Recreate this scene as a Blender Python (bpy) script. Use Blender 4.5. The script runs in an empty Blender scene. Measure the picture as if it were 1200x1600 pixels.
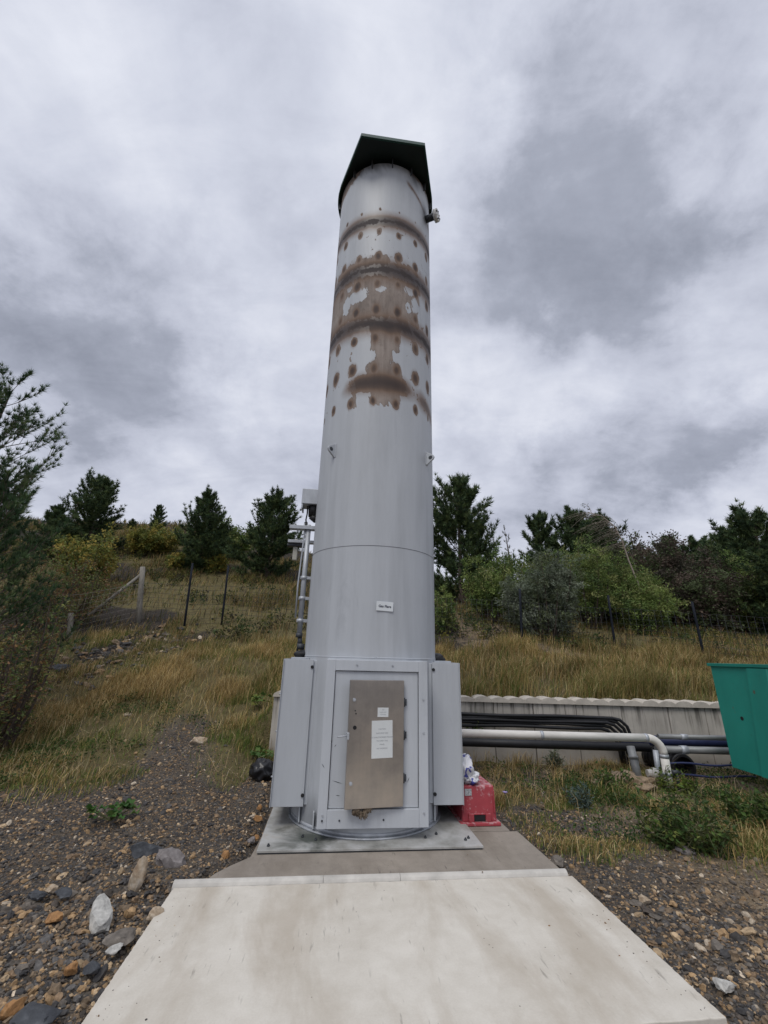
import bpy, bmesh, math, random
import numpy as np
from mathutils import Vector, Matrix
R = math.radians
rng = np.random.default_rng(11)
random.seed(5)
scene = bpy.context.scene
COL = scene.collection

# ------------------------------------------------------------------ camera
CAM_Z, PITCH, ROLL, FPX = 1.6, R(19.07), R(1.5), 650.0
cd = bpy.data.cameras.new('camera'); cam = bpy.data.objects.new('camera', cd); COL.objects.link(cam)
cd.sensor_fit = 'VERTICAL'; cd.sensor_height = 36.0; cd.lens = 36.0 * FPX / 1600.0
cd.clip_start = 0.05; cd.clip_end = 3000
fw = np.array([0, math.cos(PITCH), math.sin(PITCH)]); r0 = np.array([1., 0, 0]); u0 = np.cross(r0, fw)
rt = r0 * math.cos(ROLL) + u0 * math.sin(ROLL); up = -r0 * math.sin(ROLL) + u0 * math.cos(ROLL)
cam.matrix_world = Matrix(((rt[0], up[0], -fw[0], 0), (rt[1], up[1], -fw[1], 0), (rt[2], up[2], -fw[2], CAM_Z), (0, 0, 0, 1)))
scene.camera = cam
scene.view_settings.view_transform = 'Standard'; scene.view_settings.look = 'None'
scene.view_settings.exposure = 0.32; scene.view_settings.gamma = 1.0

# ------------------------------------------------------------------ light: overcast sky + soft sun
SUN_EL, SUN_AZ = 56.0, 205.0      # azimuth clockwise from +Y
w = bpy.data.worlds.new('World'); scene.world = w; w.use_nodes = True
nt = w.node_tree; nt.nodes.clear()
def N(nt, t, **k):
    n = nt.nodes.new(t)
    for a, v in k.items():
        if a in n.inputs.keys() if hasattr(n.inputs, 'keys') else False: n.inputs[a].default_value = v
        else: setattr(n, a, v)
    return n
def math_node(nt, op, a, b=None, clamp=False):
    n = nt.nodes.new('ShaderNodeMath'); n.operation = op; n.use_clamp = clamp
    for i, v in enumerate((a, b)):
        if v is None: continue
        if isinstance(v, (int, float)): n.inputs[i].default_value = v
        else: nt.links.new(v, n.inputs[i])
    return n.outputs[0]
def ramp(nt, fac, stops, interp='LINEAR'):
    n = nt.nodes.new('ShaderNodeValToRGB'); n.color_ramp.interpolation = interp
    els = n.color_ramp.elements
    while len(els) > 1: els.remove(els[-1])
    for i, (p, c) in enumerate(stops):
        e = els[0] if i == 0 else els.new(p)
        e.position = p; e.color = (*c, 1) if len(c) == 3 else c
    nt.links.new(fac, n.inputs[0]); return n.outputs[0]
def mixc(nt, fac, a, b, mode='MIX'):
    n = nt.nodes.new('ShaderNodeMix'); n.data_type = 'RGBA'; n.blend_type = mode
    if isinstance(fac, (int, float)): n.inputs[0].default_value = fac
    else: nt.links.new(fac, n.inputs[0])
    for i, v in ((6, a), (7, b)):
        if isinstance(v, (tuple, list)): n.inputs[i].default_value = (*v[:3], 1)
        else: nt.links.new(v, n.inputs[i])
    return n.outputs[2]
tc = nt.nodes.new('ShaderNodeTexCoord'); sep = nt.nodes.new('ShaderNodeSeparateXYZ'); nt.links.new(tc.outputs['Generated'], sep.inputs[0])
zc = math_node(nt, 'ADD', math_node(nt, 'MAXIMUM', sep.outputs[2], 0.0), 0.38)
px_ = math_node(nt, 'DIVIDE', sep.outputs[0], zc); py_ = math_node(nt, 'DIVIDE', sep.outputs[1], zc)
cmb = nt.nodes.new('ShaderNodeCombineXYZ'); nt.links.new(px_, cmb.inputs[0]); nt.links.new(py_, cmb.inputs[1])
def wnoise(scale, detail, rough, dist, off, stretch=(1, 1, 1), rot=0.0):
    m = nt.nodes.new('ShaderNodeMapping'); m.inputs['Location'].default_value = off
    m.inputs['Rotation'].default_value = (0, 0, rot); m.inputs['Scale'].default_value = stretch
    nt.links.new(cmb.outputs[0], m.inputs[0])
    n = nt.nodes.new('ShaderNodeTexNoise'); n.inputs['Scale'].default_value = scale; n.inputs['Detail'].default_value = detail
    n.inputs['Roughness'].default_value = rough; n.inputs['Distortion'].default_value = dist
    nt.links.new(m.outputs[0], n.inputs['Vector']); return n.outputs[0]
n1 = wnoise(2.5, 9, 0.57, 0.15, (3.1, 7.4, 0), (1.0, 0.9, 1), R(-28))
n2 = wnoise(0.9, 4, 0.5, 0.2, (1.7, 2.2, 4))
dens = math_node(nt, 'ADD', 0.545, math_node(nt, 'ADD', math_node(nt, 'MULTIPLY', math_node(nt, 'SUBTRACT', n1, 0.5), 0.62), math_node(nt, 'MULTIPLY', math_node(nt, 'SUBTRACT', n2, 0.5), 0.22)))
n3 = wnoise(7.5, 8, 0.62, 0.4, (2.2, 5.1, 1), (0.55, 1.2, 1), R(38))
dens = math_node(nt, 'ADD', dens, math_node(nt, 'MULTIPLY', math_node(nt, 'SUBTRACT', n3, 0.5), 0.26))
# ragged outlines: cloud banks are looked up along a noise-bent direction
wn_ = nt.nodes.new('ShaderNodeTexNoise'); wn_.inputs['Scale'].default_value = 4.6; wn_.inputs['Detail'].default_value = 9; wn_.inputs['Roughness'].default_value = 0.62
nt.links.new(tc.outputs['Generated'], wn_.inputs['Vector'])
w1_ = nt.nodes.new('ShaderNodeVectorMath'); w1_.operation = 'SUBTRACT'; w1_.inputs[1].default_value = (.5, .5, .5); nt.links.new(wn_.outputs['Color'], w1_.inputs[0])
w2_ = nt.nodes.new('ShaderNodeVectorMath'); w2_.operation = 'MULTIPLY_ADD'; w2_.inputs[1].default_value = (.42, .42, .42); nt.links.new(w1_.outputs[0], w2_.inputs[0]); nt.links.new(tc.outputs['Generated'], w2_.inputs[2])
w3_ = nt.nodes.new('ShaderNodeVectorMath'); w3_.operation = 'NORMALIZE'; nt.links.new(w2_.outputs[0], w3_.inputs[0])
# cloud banks: (unit direction, sharpness, amount)   amount < 0 thicker, darker cloud
def dir_of(x, y):
    d = fw + (x - 600) / FPX * rt - (y - 800) / FPX * up
    return d / np.linalg.norm(d)
LOBES = [((1010, 30), 60, -.10), ((950, 130), 70, -.10), ((870, 220), 90, -.10), ((800, 290), 120, -.07), ((1090, 260), 60, -.09), ((1010, 330), 70, -.13), ((930, 430), 70, -.15), ((840, 490), 110, -.12), ((990, 520), 80, -.12),
         ((1180, 600), 260, -.12), ((1080, 690), 160, -.24), ((950, 705), 220, -.15), ((850, 715), 400, -.14), ((1120, 730), 200, -.12), ((790, 790), 160, -.14), ((950, 790), 160, -.12), ((1180, 720), 200, -.12),
         ((50, 480), 110, -.15), ((170, 520), 110, -.17), ((270, 565), 120, -.15), ((150, 610), 120, -.11), ((260, 400), 220, -.12), ((100, 380), 260, -.07), ((460, 350), 260, -.09), ((330, 690), 260, -.08), ((220, 680), 200, -.09), ((410, 740), 260, -.08), ((700, 470), 160, -.09), ((705, 700), 400, -.12), ((60, 700), 160, -.06), ((490, 560), 300, -.05),
         ((985, 140), 500, .11), ((1150, 560), 260, .10), ((730, 610), 120, .08), ((1150, 775), 300, .14), ((420, 640), 200, .07), ((200, 200), 20, .03), ((640, 100), 40, .03), ((870, 570), 160, .07), ((1150, 400), 200, .05)]
acc = dens
for (pxy, k, amt) in LOBES:
    d = dir_of(*pxy)
    vm = nt.nodes.new('ShaderNodeVectorMath'); vm.operation = 'DOT_PRODUCT'; vm.inputs[1].default_value = d
    nt.links.new(w3_.outputs[0], vm.inputs[0])
    e = math_node(nt, 'POWER', math.e, math_node(nt, 'MULTIPLY', math_node(nt, 'SUBTRACT', vm.outputs['Value'], 1.0), float(k)))
    acc = math_node(nt, 'ADD', acc, math_node(nt, 'MULTIPLY', e, amt * .76))
cloud = ramp(nt, acc, [(0.20, (0.225, 0.243, 0.30)), (0.35, (0.325, 0.347, 0.42)), (0.44, (0.445, 0.468, 0.555)), (0.53, (0.535, 0.56, 0.65)), (0.68, (0.69, 0.71, 0.785))])
# an overcast sky is brightest overhead
zen = ramp(nt, sep.outputs[2], [(0.0, (0.90, 0.90, 0.91)), (0.45, (0.99, 0.99, 0.99)), (0.955, (1.04, 1.04, 1.03)), (1.0, (3.4, 3.4, 3.3))])
cloud = mixc(nt, 1.0, cloud, zen, 'MULTIPLY')
sky = nt.nodes.new('ShaderNodeTexSky'); sky.sky_type = 'NISHITA'; sky.sun_disc = False
sky.sun_elevation = R(SUN_EL); sky.sun_rotation = R(SUN_AZ); sky.altitude = 100
bgc = nt.nodes.new('ShaderNodeBackground'); nt.links.new(cloud, bgc.inputs[0]); bgc.inputs[1].default_value = 0.97
bgs = nt.nodes.new('ShaderNodeBackground'); nt.links.new(sky.outputs[0], bgs.inputs[0]); bgs.inputs[1].default_value = 0.05
mixs = nt.nodes.new('ShaderNodeMixShader'); mixs.inputs[0].default_value = 0.94
nt.links.new(bgs.outputs[0], mixs.inputs[1]); nt.links.new(bgc.outputs[0], mixs.inputs[2])
wo = nt.nodes.new('ShaderNodeOutputWorld'); nt.links.new(mixs.outputs[0], wo.inputs[0])
sd = bpy.data.lights.new('sun', 'SUN'); sd.energy = 1.2; sd.angle = R(24); sd.color = (1, 0.965, 0.9)
so = bpy.data.objects.new('sun', sd); COL.objects.link(so)
sdir = Vector((math.sin(R(SUN_AZ)) * math.cos(R(SUN_EL)), math.cos(R(SUN_AZ)) * math.cos(R(SUN_EL)), math.sin(R(SUN_EL))))
so.rotation_euler = sdir.to_track_quat('Z', 'Y').to_euler(); so.location = sdir * 60

# ------------------------------------------------------------------ measuring helpers (photo pixel -> world point)
EYE = np.array([0, 0, CAM_Z])
def at(x, y, Y):
    d = dir_of(x, y); return EYE + d * (Y / d[1])
def on_z(x, y, z):
    d = dir_of(x, y); return EYE + d * ((z - CAM_Z) / d[2])
PHI = R(6.3); SC = np.array([-0.123, 5.31]); CP, SP = math.cos(PHI), math.sin(PHI)
def to_uv(x, y):
    return (x - SC[0]) * CP + (y - SC[1]) * SP, -(x - SC[0]) * SP + (y - SC[1]) * CP
def from_uv(u, v):
    return SC[0] + u * CP - v * SP, SC[1] + u * SP + v * CP

# ------------------------------------------------------------------ noise + terrain
PERM = np.random.default_rng(3).random((256, 256))
def vnoise(x, y):
    xi = np.floor(x).astype(int); yi = np.floor(y).astype(int); fx = x - xi; fy = y - yi
    fx = fx * fx * (3 - 2 * fx); fy = fy * fy * (3 - 2 * fy)
    g = lambda a, b: PERM[a % 256, b % 256]
    return (g(xi, yi) * (1 - fx) + g(xi + 1, yi) * fx) * (1 - fy) + (g(xi, yi + 1) * (1 - fx) + g(xi + 1, yi + 1) * fx) * fy
def fbm(x, y, o=4, rough=0.5):
    s = 0; a = 1; t = 0
    for i in range(o):
        s = s + a * vnoise(x * 2 ** i + 17.3 * i, y * 2 ** i + 9.1 * i); t += a; a *= rough
    return s / t
def sstep(a, b, x):
    t = np.clip((x - a) / (b - a), 0, 1); return t * t * (3 - 2 * t)
WALL_Y = 7.75
def H(x, y):
    x = np.asarray(x, float); y = np.asarray(y, float)
    hr = np.where(y < WALL_Y, 0.0, 0.9 * sstep(WALL_Y + 0.02, WALL_Y + 0.2, y) + 0.21 * np.clip(y - WALL_Y - 0.2, 0, 4.05))
    hr = hr + 0.03 * sstep(6.2, 7.7, y) * (y < WALL_Y + 0.2) * (1 - sstep(WALL_Y, WALL_Y + 0.2, y)) * sstep(2.0, 3.6, x)
    t = np.clip(y - 5.0, 0, 4.0); hl = 0.045 * t * t + 0.36 * np.clip(y - 9.0, 0, 3.0)
    f = sstep(-1.2, -2.2, x) if False else 1 - sstep(-2.35, -1.55, x)
    h = hr * (1 - f) + hl * f
    s = np.clip(0.31 - 0.010 * x, 0.155, 0.47)
    h = h + s * np.clip(y - 12.0, 0, 20.0) + 0.02 * np.clip(y - 32, 0, 60) - 0.04 * np.clip(y - 100, 0, 300)
    h = h * (1 - 0.9 * sstep(120, 500, np.hypot(x, y)))
    far = sstep(4, 9, np.hypot(x, y - 2))
    h = h + (fbm(x * 0.45, y * 0.45, 4) - 0.5) * 0.30 * far * sstep(5.0, 9.5, y) + (fbm(x * 1.9 + 5, y * 1.9, 3) - 0.5) * 0.10 * sstep(0.2, 1.0, np.abs(to_uv(x, y)[0]) - 1.4)
    u, v = to_uv(x, y)
    pad = (1 - sstep(1.5, 1.85, np.abs(u))) * (1 - sstep(1.5, 2.0, v))
    soil = (1 - sstep(-1.16, -1.02, u + .28 * np.clip((-.95 - v) / .4, 0, 1))) * sstep(-1.42, -1.36, v)
    h = h * (1 - pad) - 0.045 - 0.03 * pad + soil * .07 * (1 - sstep(1.2, 2.0, v)) * sstep(-2.4, -1.3, u)
    return h
def hit(x, y, tmax=80):
    d = dir_of(x, y); t = np.arange(2.0, tmax, 0.01); P = EYE + d * t[:, None]
    b = P[:, 2] < H(P[:, 0], P[:, 1])
    k = np.argmax(b) if b.any() else len(t) - 1
    return P[k]
# ground cover: density of grass (0..1), gravel (0..1)
def grass_mask(x, y):
    u, v = to_uv(x, y)
    n = fbm(x * 0.8, y * 0.8, 4); n2 = fbm(x * 0.33 + 40, y * 0.33, 3)
    left = sstep(5.5, 7.2, y + 1.7 * (n - 0.5) - 0.10 * x)
    tongue = np.exp(-((x + 2.75 + 0.25 * (y - 6)) / 0.75) ** 2) * sstep(9.3, 7.6, y) if False else np.exp(-((x + 2.75 + 0.25 * (y - 6)) / 0.55) ** 2) * (1 - sstep(7.6, 9.3, y)) * sstep(.30, .52, fbm(x * 1.7 + 3, y * 1.7, 3) + .12)
    left = np.clip(left - 1.0 * tongue, 0, 1)
    right = sstep(4.35, 5.1, y + 1.0 * (n - 0.5) + 0.12 * (x - 1.6)) * sstep(1.48, 1.62, u + 0.2 * (n - 0.5))
    right = right * (0.30 + 0.70 * sstep(0.40, 0.52, fbm(x * 1.3 + 31, y * 1.3, 3)))
    g = np.where(x < 0.3, left, right)
    g = np.where((np.abs(u) < 1.5) & (v < 1.5) & (v > -3.2), 0, g)
    mid = (y > WALL_Y) & (x > -1.6)
    g = np.where(mid, 1.0, g)
    hillbare = sstep(0.50, 0.62, fbm(x * 0.35 + 9, y * 0.35 + 3, 3))
    coal = np.exp(-(((x - 3.4) / 2.4) ** 2 + ((y - 15.0) / 2.2) ** 2))
    g = np.where(y > 12, g * (1 - 0.75 * np.maximum(hillbare, coal)), g)
    berm = np.exp(-(((x + 6.9) / .75) ** 2 + ((y - 11.2) / 1.5) ** 2))
    return np.clip(g - 1.1 * berm, 0, 1)

# ------------------------------------------------------------------ mesh helpers
def tag(o, label=None, cat=None, group=None, kind=None):
    if label: o['label'] = label
    if cat: o['category'] = cat
    if group: o['group'] = group
    if kind: o['kind'] = kind
    return o
def empty(name, loc, rz=0.0):
    o = bpy.data.objects.new(name, None); COL.objects.link(o); o.location = loc; o.rotation_euler = (0, 0, rz)
    o.empty_display_size = 0.1; return o
def link(name, me, m=None, parent=None, loc=None):
    o = bpy.data.objects.new(name, me); COL.objects.link(o)
    if m: me.materials.append(m)
    if parent: o.parent = parent
    if loc is not None: o.location = loc
    return o
def np_mesh(name, V, F, cols=None, smooth=False, attrs=None):
    """V (n,3); F (m,3) or (m,4) index array"""
    me = bpy.data.meshes.new(name); V = np.asarray(V, np.float32); F = np.asarray(F, np.int32)
    me.vertices.add(len(V)); me.vertices.foreach_set('co', V.ravel())
    k = F.shape[1]; me.loops.add(F.size); me.loops.foreach_set('vertex_index', F.ravel())
    me.polygons.add(len(F)); me.polygons.foreach_set('loop_start', np.arange(0, F.size, k, dtype=np.int32))
    me.polygons.foreach_set('use_smooth', np.full(len(F), smooth))
    if cols is not None:
        a = me.color_attributes.new('Col', 'FLOAT_COLOR', 'POINT'); c = np.ones((len(V), 4), np.float32); c[:, :3] = cols
        a.data.foreach_set('color', c.ravel())
    for nme, arr in (attrs or {}).items():
        a = me.attributes.new(nme, 'FLOAT', 'POINT'); a.data.foreach_set('value', np.asarray(arr, np.float32))
    me.update(calc_edges=True); me.validate(); return me
class MB:
    """collects shapes into one bmesh"""
    def __init__(s): s.bm = bmesh.new()
    def box(s, x0, x1, y0, y1, z0, z1, bev=0.0, seg=2, mat=None):
        t = bmesh.new(); bmesh.ops.create_cube(t, size=1)
        for v in t.verts: v.co = Vector((x0 + (v.co.x + .5) * (x1 - x0), y0 + (v.co.y + .5) * (y1 - y0), z0 + (v.co.z + .5) * (z1 - z0)))
        if bev: bmesh.ops.bevel(t, geom=t.edges[:], offset=bev, segments=seg, affect='EDGES', profile=0.5)
        return s.add(t, mat)
    def add(s, t, M=None):
        if M is not None: bmesh.ops.transform(t, matrix=M, verts=t.verts)
        me = bpy.data.meshes.new('tmp'); t.to_mesh(me); t.free(); s.bm.from_mesh(me); bpy.data.meshes.remove(me); return s
    def cyl(s, p, q, r, n=16, r2=None, caps=True):
        p = Vector(p); q = Vector(q); t = bmesh.new()
        bmesh.ops.create_cone(t, cap_ends=caps, segments=n, radius1=r, radius2=r if r2 is None else r2, depth=(q - p).length)
        for f in t.faces: f.smooth = len(f.verts) == 4
        M = Matrix.Translation((p + q) / 2) @ (q - p).to_track_quat('Z', 'Y').to_matrix().to_4x4(); return s.add(t, M)
    def tube(s, pts, r, n=8):
        pts = [Vector(p) for p in pts]; rr = r if isinstance(r, (list, tuple)) else [r] * len(pts)
        rings = []; prev = None
        for i, p in enumerate(pts):
            d = (pts[min(i + 1, len(pts) - 1)] - pts[max(i - 1, 0)]).normalized()
            a = d.orthogonal().normalized() if prev is None else (prev - d * prev.dot(d)).normalized()
            prev = a; b = d.cross(a)
            rings.append([s.bm.verts.new(p + (a * math.cos(2 * math.pi * k / n) + b * math.sin(2 * math.pi * k / n)) * rr[i]) for k in range(n)])
        for A, B in zip(rings, rings[1:]):
            for k in range(n): s.bm.faces.new((A[k], A[(k + 1) % n], B[(k + 1) % n], B[k])).smooth = True
        s.bm.faces.new(list(reversed(rings[0]))); s.bm.faces.new(rings[-1]); return s
    def prism(s, poly, z0, z1, M=None, bev=0.0):
        t = bmesh.new(); a = [t.verts.new((x, y, z0)) for x, y in poly]; b = [t.verts.new((x, y, z1)) for x, y in poly]; n = len(poly)
        t.faces.new(list(reversed(a))); t.faces.new(b)
        for i in range(n): t.faces.new((a[i], a[(i + 1) % n], b[(i + 1) % n], b[i]))
        if bev: bmesh.ops.bevel(t, geom=t.edges[:], offset=bev, segments=2, affect='EDGES', profile=0.5)
        return s.add(t, M)
    def blob(s, c, rad, sub=3, amp=0.2, freq=2.0, seed=0, flat=False, M=None):
        t = bmesh.new(); bmesh.ops.create_icosphere(t, subdivisions=sub, radius=1)
        from mathutils import noise
        for v in t.verts:
            n = noise.fractal(v.co * freq + Vector((seed * 7.1, seed * 3.3, seed)), 1.0, 2.0, 4)
            v.co = v.co * (1 + amp * n); v.co = Vector((v.co.x * rad[0], v.co.y * rad[1], v.co.z * rad[2]))
        for f in t.faces: f.smooth = not flat
        return s.add(t, Matrix.Translation(Vector(c)) @ (M.to_4x4() if M is not None else Matrix()))
    def build(s, name, m=None, parent=None, loc=None):
        bmesh.ops.recalc_face_normals(s.bm, faces=s.bm.faces[:])
        me = bpy.data.meshes.new(name); s.bm.to_mesh(me); s.bm.free(); return link(name, me, m, parent, loc)
def text_mesh(name, s, size, m, parent, M, align='CENTER', thick=0.0008, bold=0.0):
    cu = bpy.data.curves.new(name, 'FONT'); cu.body = s; cu.size = size; cu.align_x = align; cu.align_y = 'CENTER'; cu.extrude = thick; cu.offset = bold
    cu.space_line = 1.15
    o = bpy.data.objects.new(name + '_tmp', cu); COL.objects.link(o); dg = bpy.context.evaluated_depsgraph_get()
    me = bpy.data.meshes.new_from_object(o.evaluated_get(dg)); bpy.data.objects.remove(o); bpy.data.curves.remove(cu)
    me.transform(M); return link(name, me, m, parent)

# ------------------------------------------------------------------ materials
def new_mat(name):
    m = bpy.data.materials.new(name); m.use_nodes = True; t = m.node_tree; b = t.nodes['Principled BSDF']; return m, t, b
def tnoise(t, scale, detail=4, rough=0.55, stretch=(1, 1, 1), dist=0.0, coord='Object', off=(0, 0, 0)):
    tcn = t.nodes.new('ShaderNodeTexCoord'); mp = t.nodes.new('ShaderNodeMapping'); mp.inputs['Scale'].default_value = stretch; mp.inputs['Location'].default_value = off
    n = t.nodes.new('ShaderNodeTexNoise'); n.inputs['Scale'].default_value = scale; n.inputs['Detail'].default_value = detail
    n.inputs['Roughness'].default_value = rough; n.inputs['Distortion'].default_value = dist
    t.links.new(tcn.outputs[coord], mp.inputs[0]); t.links.new(mp.outputs[0], n.inputs['Vector']); return n.outputs[0]
def bump(t, b, h, strength=0.3, dist=0.01):
    n = t.nodes.new('ShaderNodeBump'); n.inputs['Strength'].default_value = strength; n.inputs['Distance'].default_value = dist
    t.links.new(h, n.inputs['Height']); t.links.new(n.outputs[0], b.inputs['Normal'])
def simple(name, c, rough=0.6, metal=0.0, var=0.15, scale=6.0, stretch=(1, 1, 1), bmp=0.0, bscale=60, c2=None, spec=0.4):
    m, t, b = new_mat(name)
    n = tnoise(t, scale, 5, 0.6, stretch)
    lo = tuple(x * (1 - var) for x in c); hi = tuple(min(1, x * (1 + var)) for x in c)
    stops = [(0.3, lo), (0.7, hi)] if c2 is None else [(0.35, c), (0.68, c2)]
    t.links.new(ramp(t, n, stops), b.inputs['Base Color'])
    b.inputs['Roughness'].default_value = rough; b.inputs['Metallic'].default_value = metal; b.inputs['Specular IOR Level'].default_value = spec
    if bmp: bump(t, b, tnoise(t, bscale, 4, 0.6), bmp)
    return m
def col_mat(name, rough=0.75, transl=0.0, spec=0.15):
    m, t, b = new_mat(name)
    a = t.nodes.new('ShaderNodeAttribute'); a.attribute_name = 'Col'; t.links.new(a.outputs['Color'], b.inputs['Base Color'])
    b.inputs['Roughness'].default_value = rough; b.inputs['Specular IOR Level'].default_value = spec
    if transl:
        tr = t.nodes.new('ShaderNodeBsdfTranslucent'); t.links.new(a.outputs['Color'], tr.inputs['Color'])
        mx = t.nodes.new('ShaderNodeMixShader'); mx.inputs[0].default_value = transl
        t.links.new(b.outputs[0], mx.inputs[1]); t.links.new(tr.outputs[0], mx.inputs[2]); t.links.new(mx.outputs[0], t.nodes['Material Output'].inputs[0])
    return m
PAINT = (0.425, 0.446, 0.475)
def paint_mat(name, rust=False, base=PAINT):
    m, t, b = new_mat(name)
    st = tnoise(t, 2.2, 6, 0.62, (3.2, 3.2, 0.22)); bl = tnoise(t, 1.3, 5, 0.6); fine = tnoise(t, 14, 5, 0.65, (2.5, 2.5, 0.35))
    f = math_node(t, 'ADD', math_node(t, 'MULTIPLY', st, 0.5), math_node(t, 'ADD', math_node(t, 'MULTIPLY', bl, 0.3), math_node(t, 'MULTIPLY', fine, 0.2)))
    c = ramp(t, f, [(0.36, tuple(x * 0.89 for x in base)), (0.46, tuple(x * 0.96 for x in base)), (0.60, tuple(x * 1.03 for x in base)), (0.68, tuple(x * 1.08 for x in base))])
    sm = tnoise(t, 1.7, 6, 0.7, (2.2, 2.2, 0.5), 0.4, off=(4, 1, 2))
    c = mixc(t, ramp(t, sm, [(0.60, (0, 0, 0)), (0.76, (0.35, 0.35, 0.35))]), c, (0.225, 0.235, 0.26))
    ro = 0.50
    if rust:
        a = t.nodes.new('ShaderNodeAttribute'); a.attribute_name = 'rust'
        e1 = tnoise(t, 9, 6, 0.7); e2 = tnoise(t, 45, 4, 0.65)
        lv = math_node(t, 'ADD', a.outputs['Fac'], math_node(t, 'ADD', math_node(t, 'MULTIPLY', math_node(t, 'SUBTRACT', e1, 0.5), 0.42), math_node(t, 'MULTIPLY', math_node(t, 'SUBTRACT', e2, 0.5), 0.16)))
        msk = ramp(t, lv, [(0.485, (0, 0, 0)), (0.515, (1, 1, 1))])
        cl = tnoise(t, 3.2, 6, .65, (1, 1, .7), .5, off=(8, 8, 8)); run = tnoise(t, 5, 5, .6, (4, 4, .4))
        tan = ramp(t, math_node(t, 'ADD', math_node(t, 'MULTIPLY', cl, .6), math_node(t, 'MULTIPLY', run, .4)), [(.34, (.15, .122, .105)), (.48, (.235, .195, .17)), (.62, (.31, .265, .235))])
        edge = ramp(t, lv, [(.50, (.62, .60, .58)), (.60, (1, 1, 1))]); tan = mixc(t, 1.0, tan, edge, 'MULTIPLY')
        c = mixc(t, msk, c, tan)
        a3 = t.nodes.new('ShaderNodeAttribute'); a3.attribute_name = 'burn'
        bn = math_node(t, 'ADD', a3.outputs['Fac'], math_node(t, 'MULTIPLY', math_node(t, 'SUBTRACT', math_node(t, 'ADD', math_node(t, 'MULTIPLY', cl, .6), math_node(t, 'MULTIPLY', e1, .4)), .5), ramp(t, a3.outputs['Fac'], [(0.02, (0, 0, 0)), (.3, (.45, .45, .45)), (.75, (.30, .30, .30))])))
        c = mixc(t, ramp(t, bn, [(.10, (0, 0, 0)), (.34, (.50,) * 3), (.56, (.95,) * 3)]), c, mixc(t, run, (.125, .072, .046), (.20, .135, .095)))
        c = mixc(t, ramp(t, bn, [(.48, (0, 0, 0)), (.72, (.62,) * 3), (1.0, (.95,) * 3)]), c, (.030, .022, .023))
        rr_ = ramp(t, msk, [(0, (ro,) * 3), (1, (0.75,) * 3)]); t.links.new(rr_, b.inputs['Roughness'])
        a2 = t.nodes.new('ShaderNodeAttribute'); a2.attribute_name = 'soot'
        c = mixc(t, a2.outputs['Fac'], c, (0.018, 0.017, 0.018))
        bump(t, b, math_node(t, 'SUBTRACT', math_node(t, 'MULTIPLY', fine, 0.3), math_node(t, 'MULTIPLY', msk, 1.0)), 0.35, 0.004)
    else:
        b.inputs['Roughness'].default_value = ro
        bump(t, b, math_node(t, 'ADD', math_node(t, 'MULTIPLY', tnoise(t, 1.8, 2, .4, (1.4, 1.4, .8), off=(2, 6, 1)), 2.5), math_node(t, 'MULTIPLY', fine, .25)), 0.16, 0.02)
    t.links.new(c, b.inputs['Base Color']); b.inputs['Specular IOR Level'].default_value = 0.35
    return m
M = {}
M['stack'] = paint_mat('stack_paint', True)
M['paint'] = paint_mat('grey_paint')
M['paint_l'] = paint_mat('panel_paint', base=(0.445, 0.468, 0.50))
M['galv'] = simple('galvanised_steel', (0.40, 0.42, 0.45), 0.5, 0.35, 0.18, 9, (1, 1, .4), 0.08)
M['pipe'] = simple('pipe_steel', (0.64, 0.615, 0.575), 0.55, 0.0, 0.16, 5, (.6, 2, 2), 0.05)
M['pipe2'] = simple('dull_pipe_steel', (0.21, 0.215, 0.215), 0.5, 0.3, 0.25, 6, (.6, 2, 2), 0.05)
M['dark_green'] = simple('near_black_green', (0.0035, 0.012, 0.0105), 0.5, 0, 0.3, 4)
M['black'] = simple('black_rubber', (0.012, 0.012, 0.014), 0.5, 0, 0.3, 8)
M['dark_metal'] = simple('dark_metal', (0.055, 0.06, 0.068), 0.55, 0.3, 0.25, 8)
M['blue_hose'] = simple('blue_hose', (0.02, 0.028, 0.085), 0.5, 0, 0.2, 8)
M['white_plastic'] = simple('white_label', (0.62, 0.65, 0.67), 0.5, 0, 0.06, 5)
M['paper'] = simple('paper_notice', (0.58, 0.60, 0.60), 0.7, 0, 0.05, 3)
M['ink'] = simple('ink', (0.06, 0.065, 0.09), 0.7, 0, 0.1, 3)
M['ink_pale'] = simple('faded_ink', (0.27, 0.28, 0.30), 0.7, 0, 0.1, 3)
M['white_bolt'] = simple('white_painted_bolts', (0.62, 0.62, 0.60), 0.5, 0, 0.3, 40)
M['beige'] = simple('cast_concrete_cap', (0.47, 0.43, 0.375), 0.9, 0, 0.16, 7, (1, 1, 1), 0.25, 70)
M['timber'] = simple('weathered_timber', (0.20, 0.185, 0.16), 0.9, 0, 0.35, 9, (6, 6, .6), 0.4, 40)
M['bark'] = simple('pine_bark', (0.075, 0.056, 0.045), 0.95, 0, 0.4, 14, (1, 1, .4), 0.5, 40)
M['bark_grey'] = simple('grey_brown_bark', (0.13, 0.105, 0.088), 0.95, 0, 0.4, 14, (1, 1, .4), 0.5, 40)
M['birch'] = simple('pale_birch_bark', (0.26, 0.22, 0.185), 0.8, 0, 0.3, 12, (1, 1, 3), 0.2, 40)
M['stem'] = simple('green_stem', (0.09, 0.10, 0.04), 0.8, 0, 0.3, 9)
M['leaf'] = col_mat('leaf', 0.6, 0.3, 0.25)
M['needle'] = col_mat('needles', 0.65, 0.12, 0.2)
M['grass'] = col_mat('grass_blades', 0.8, 0.3, 0.1)
M['stone'] = None

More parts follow.
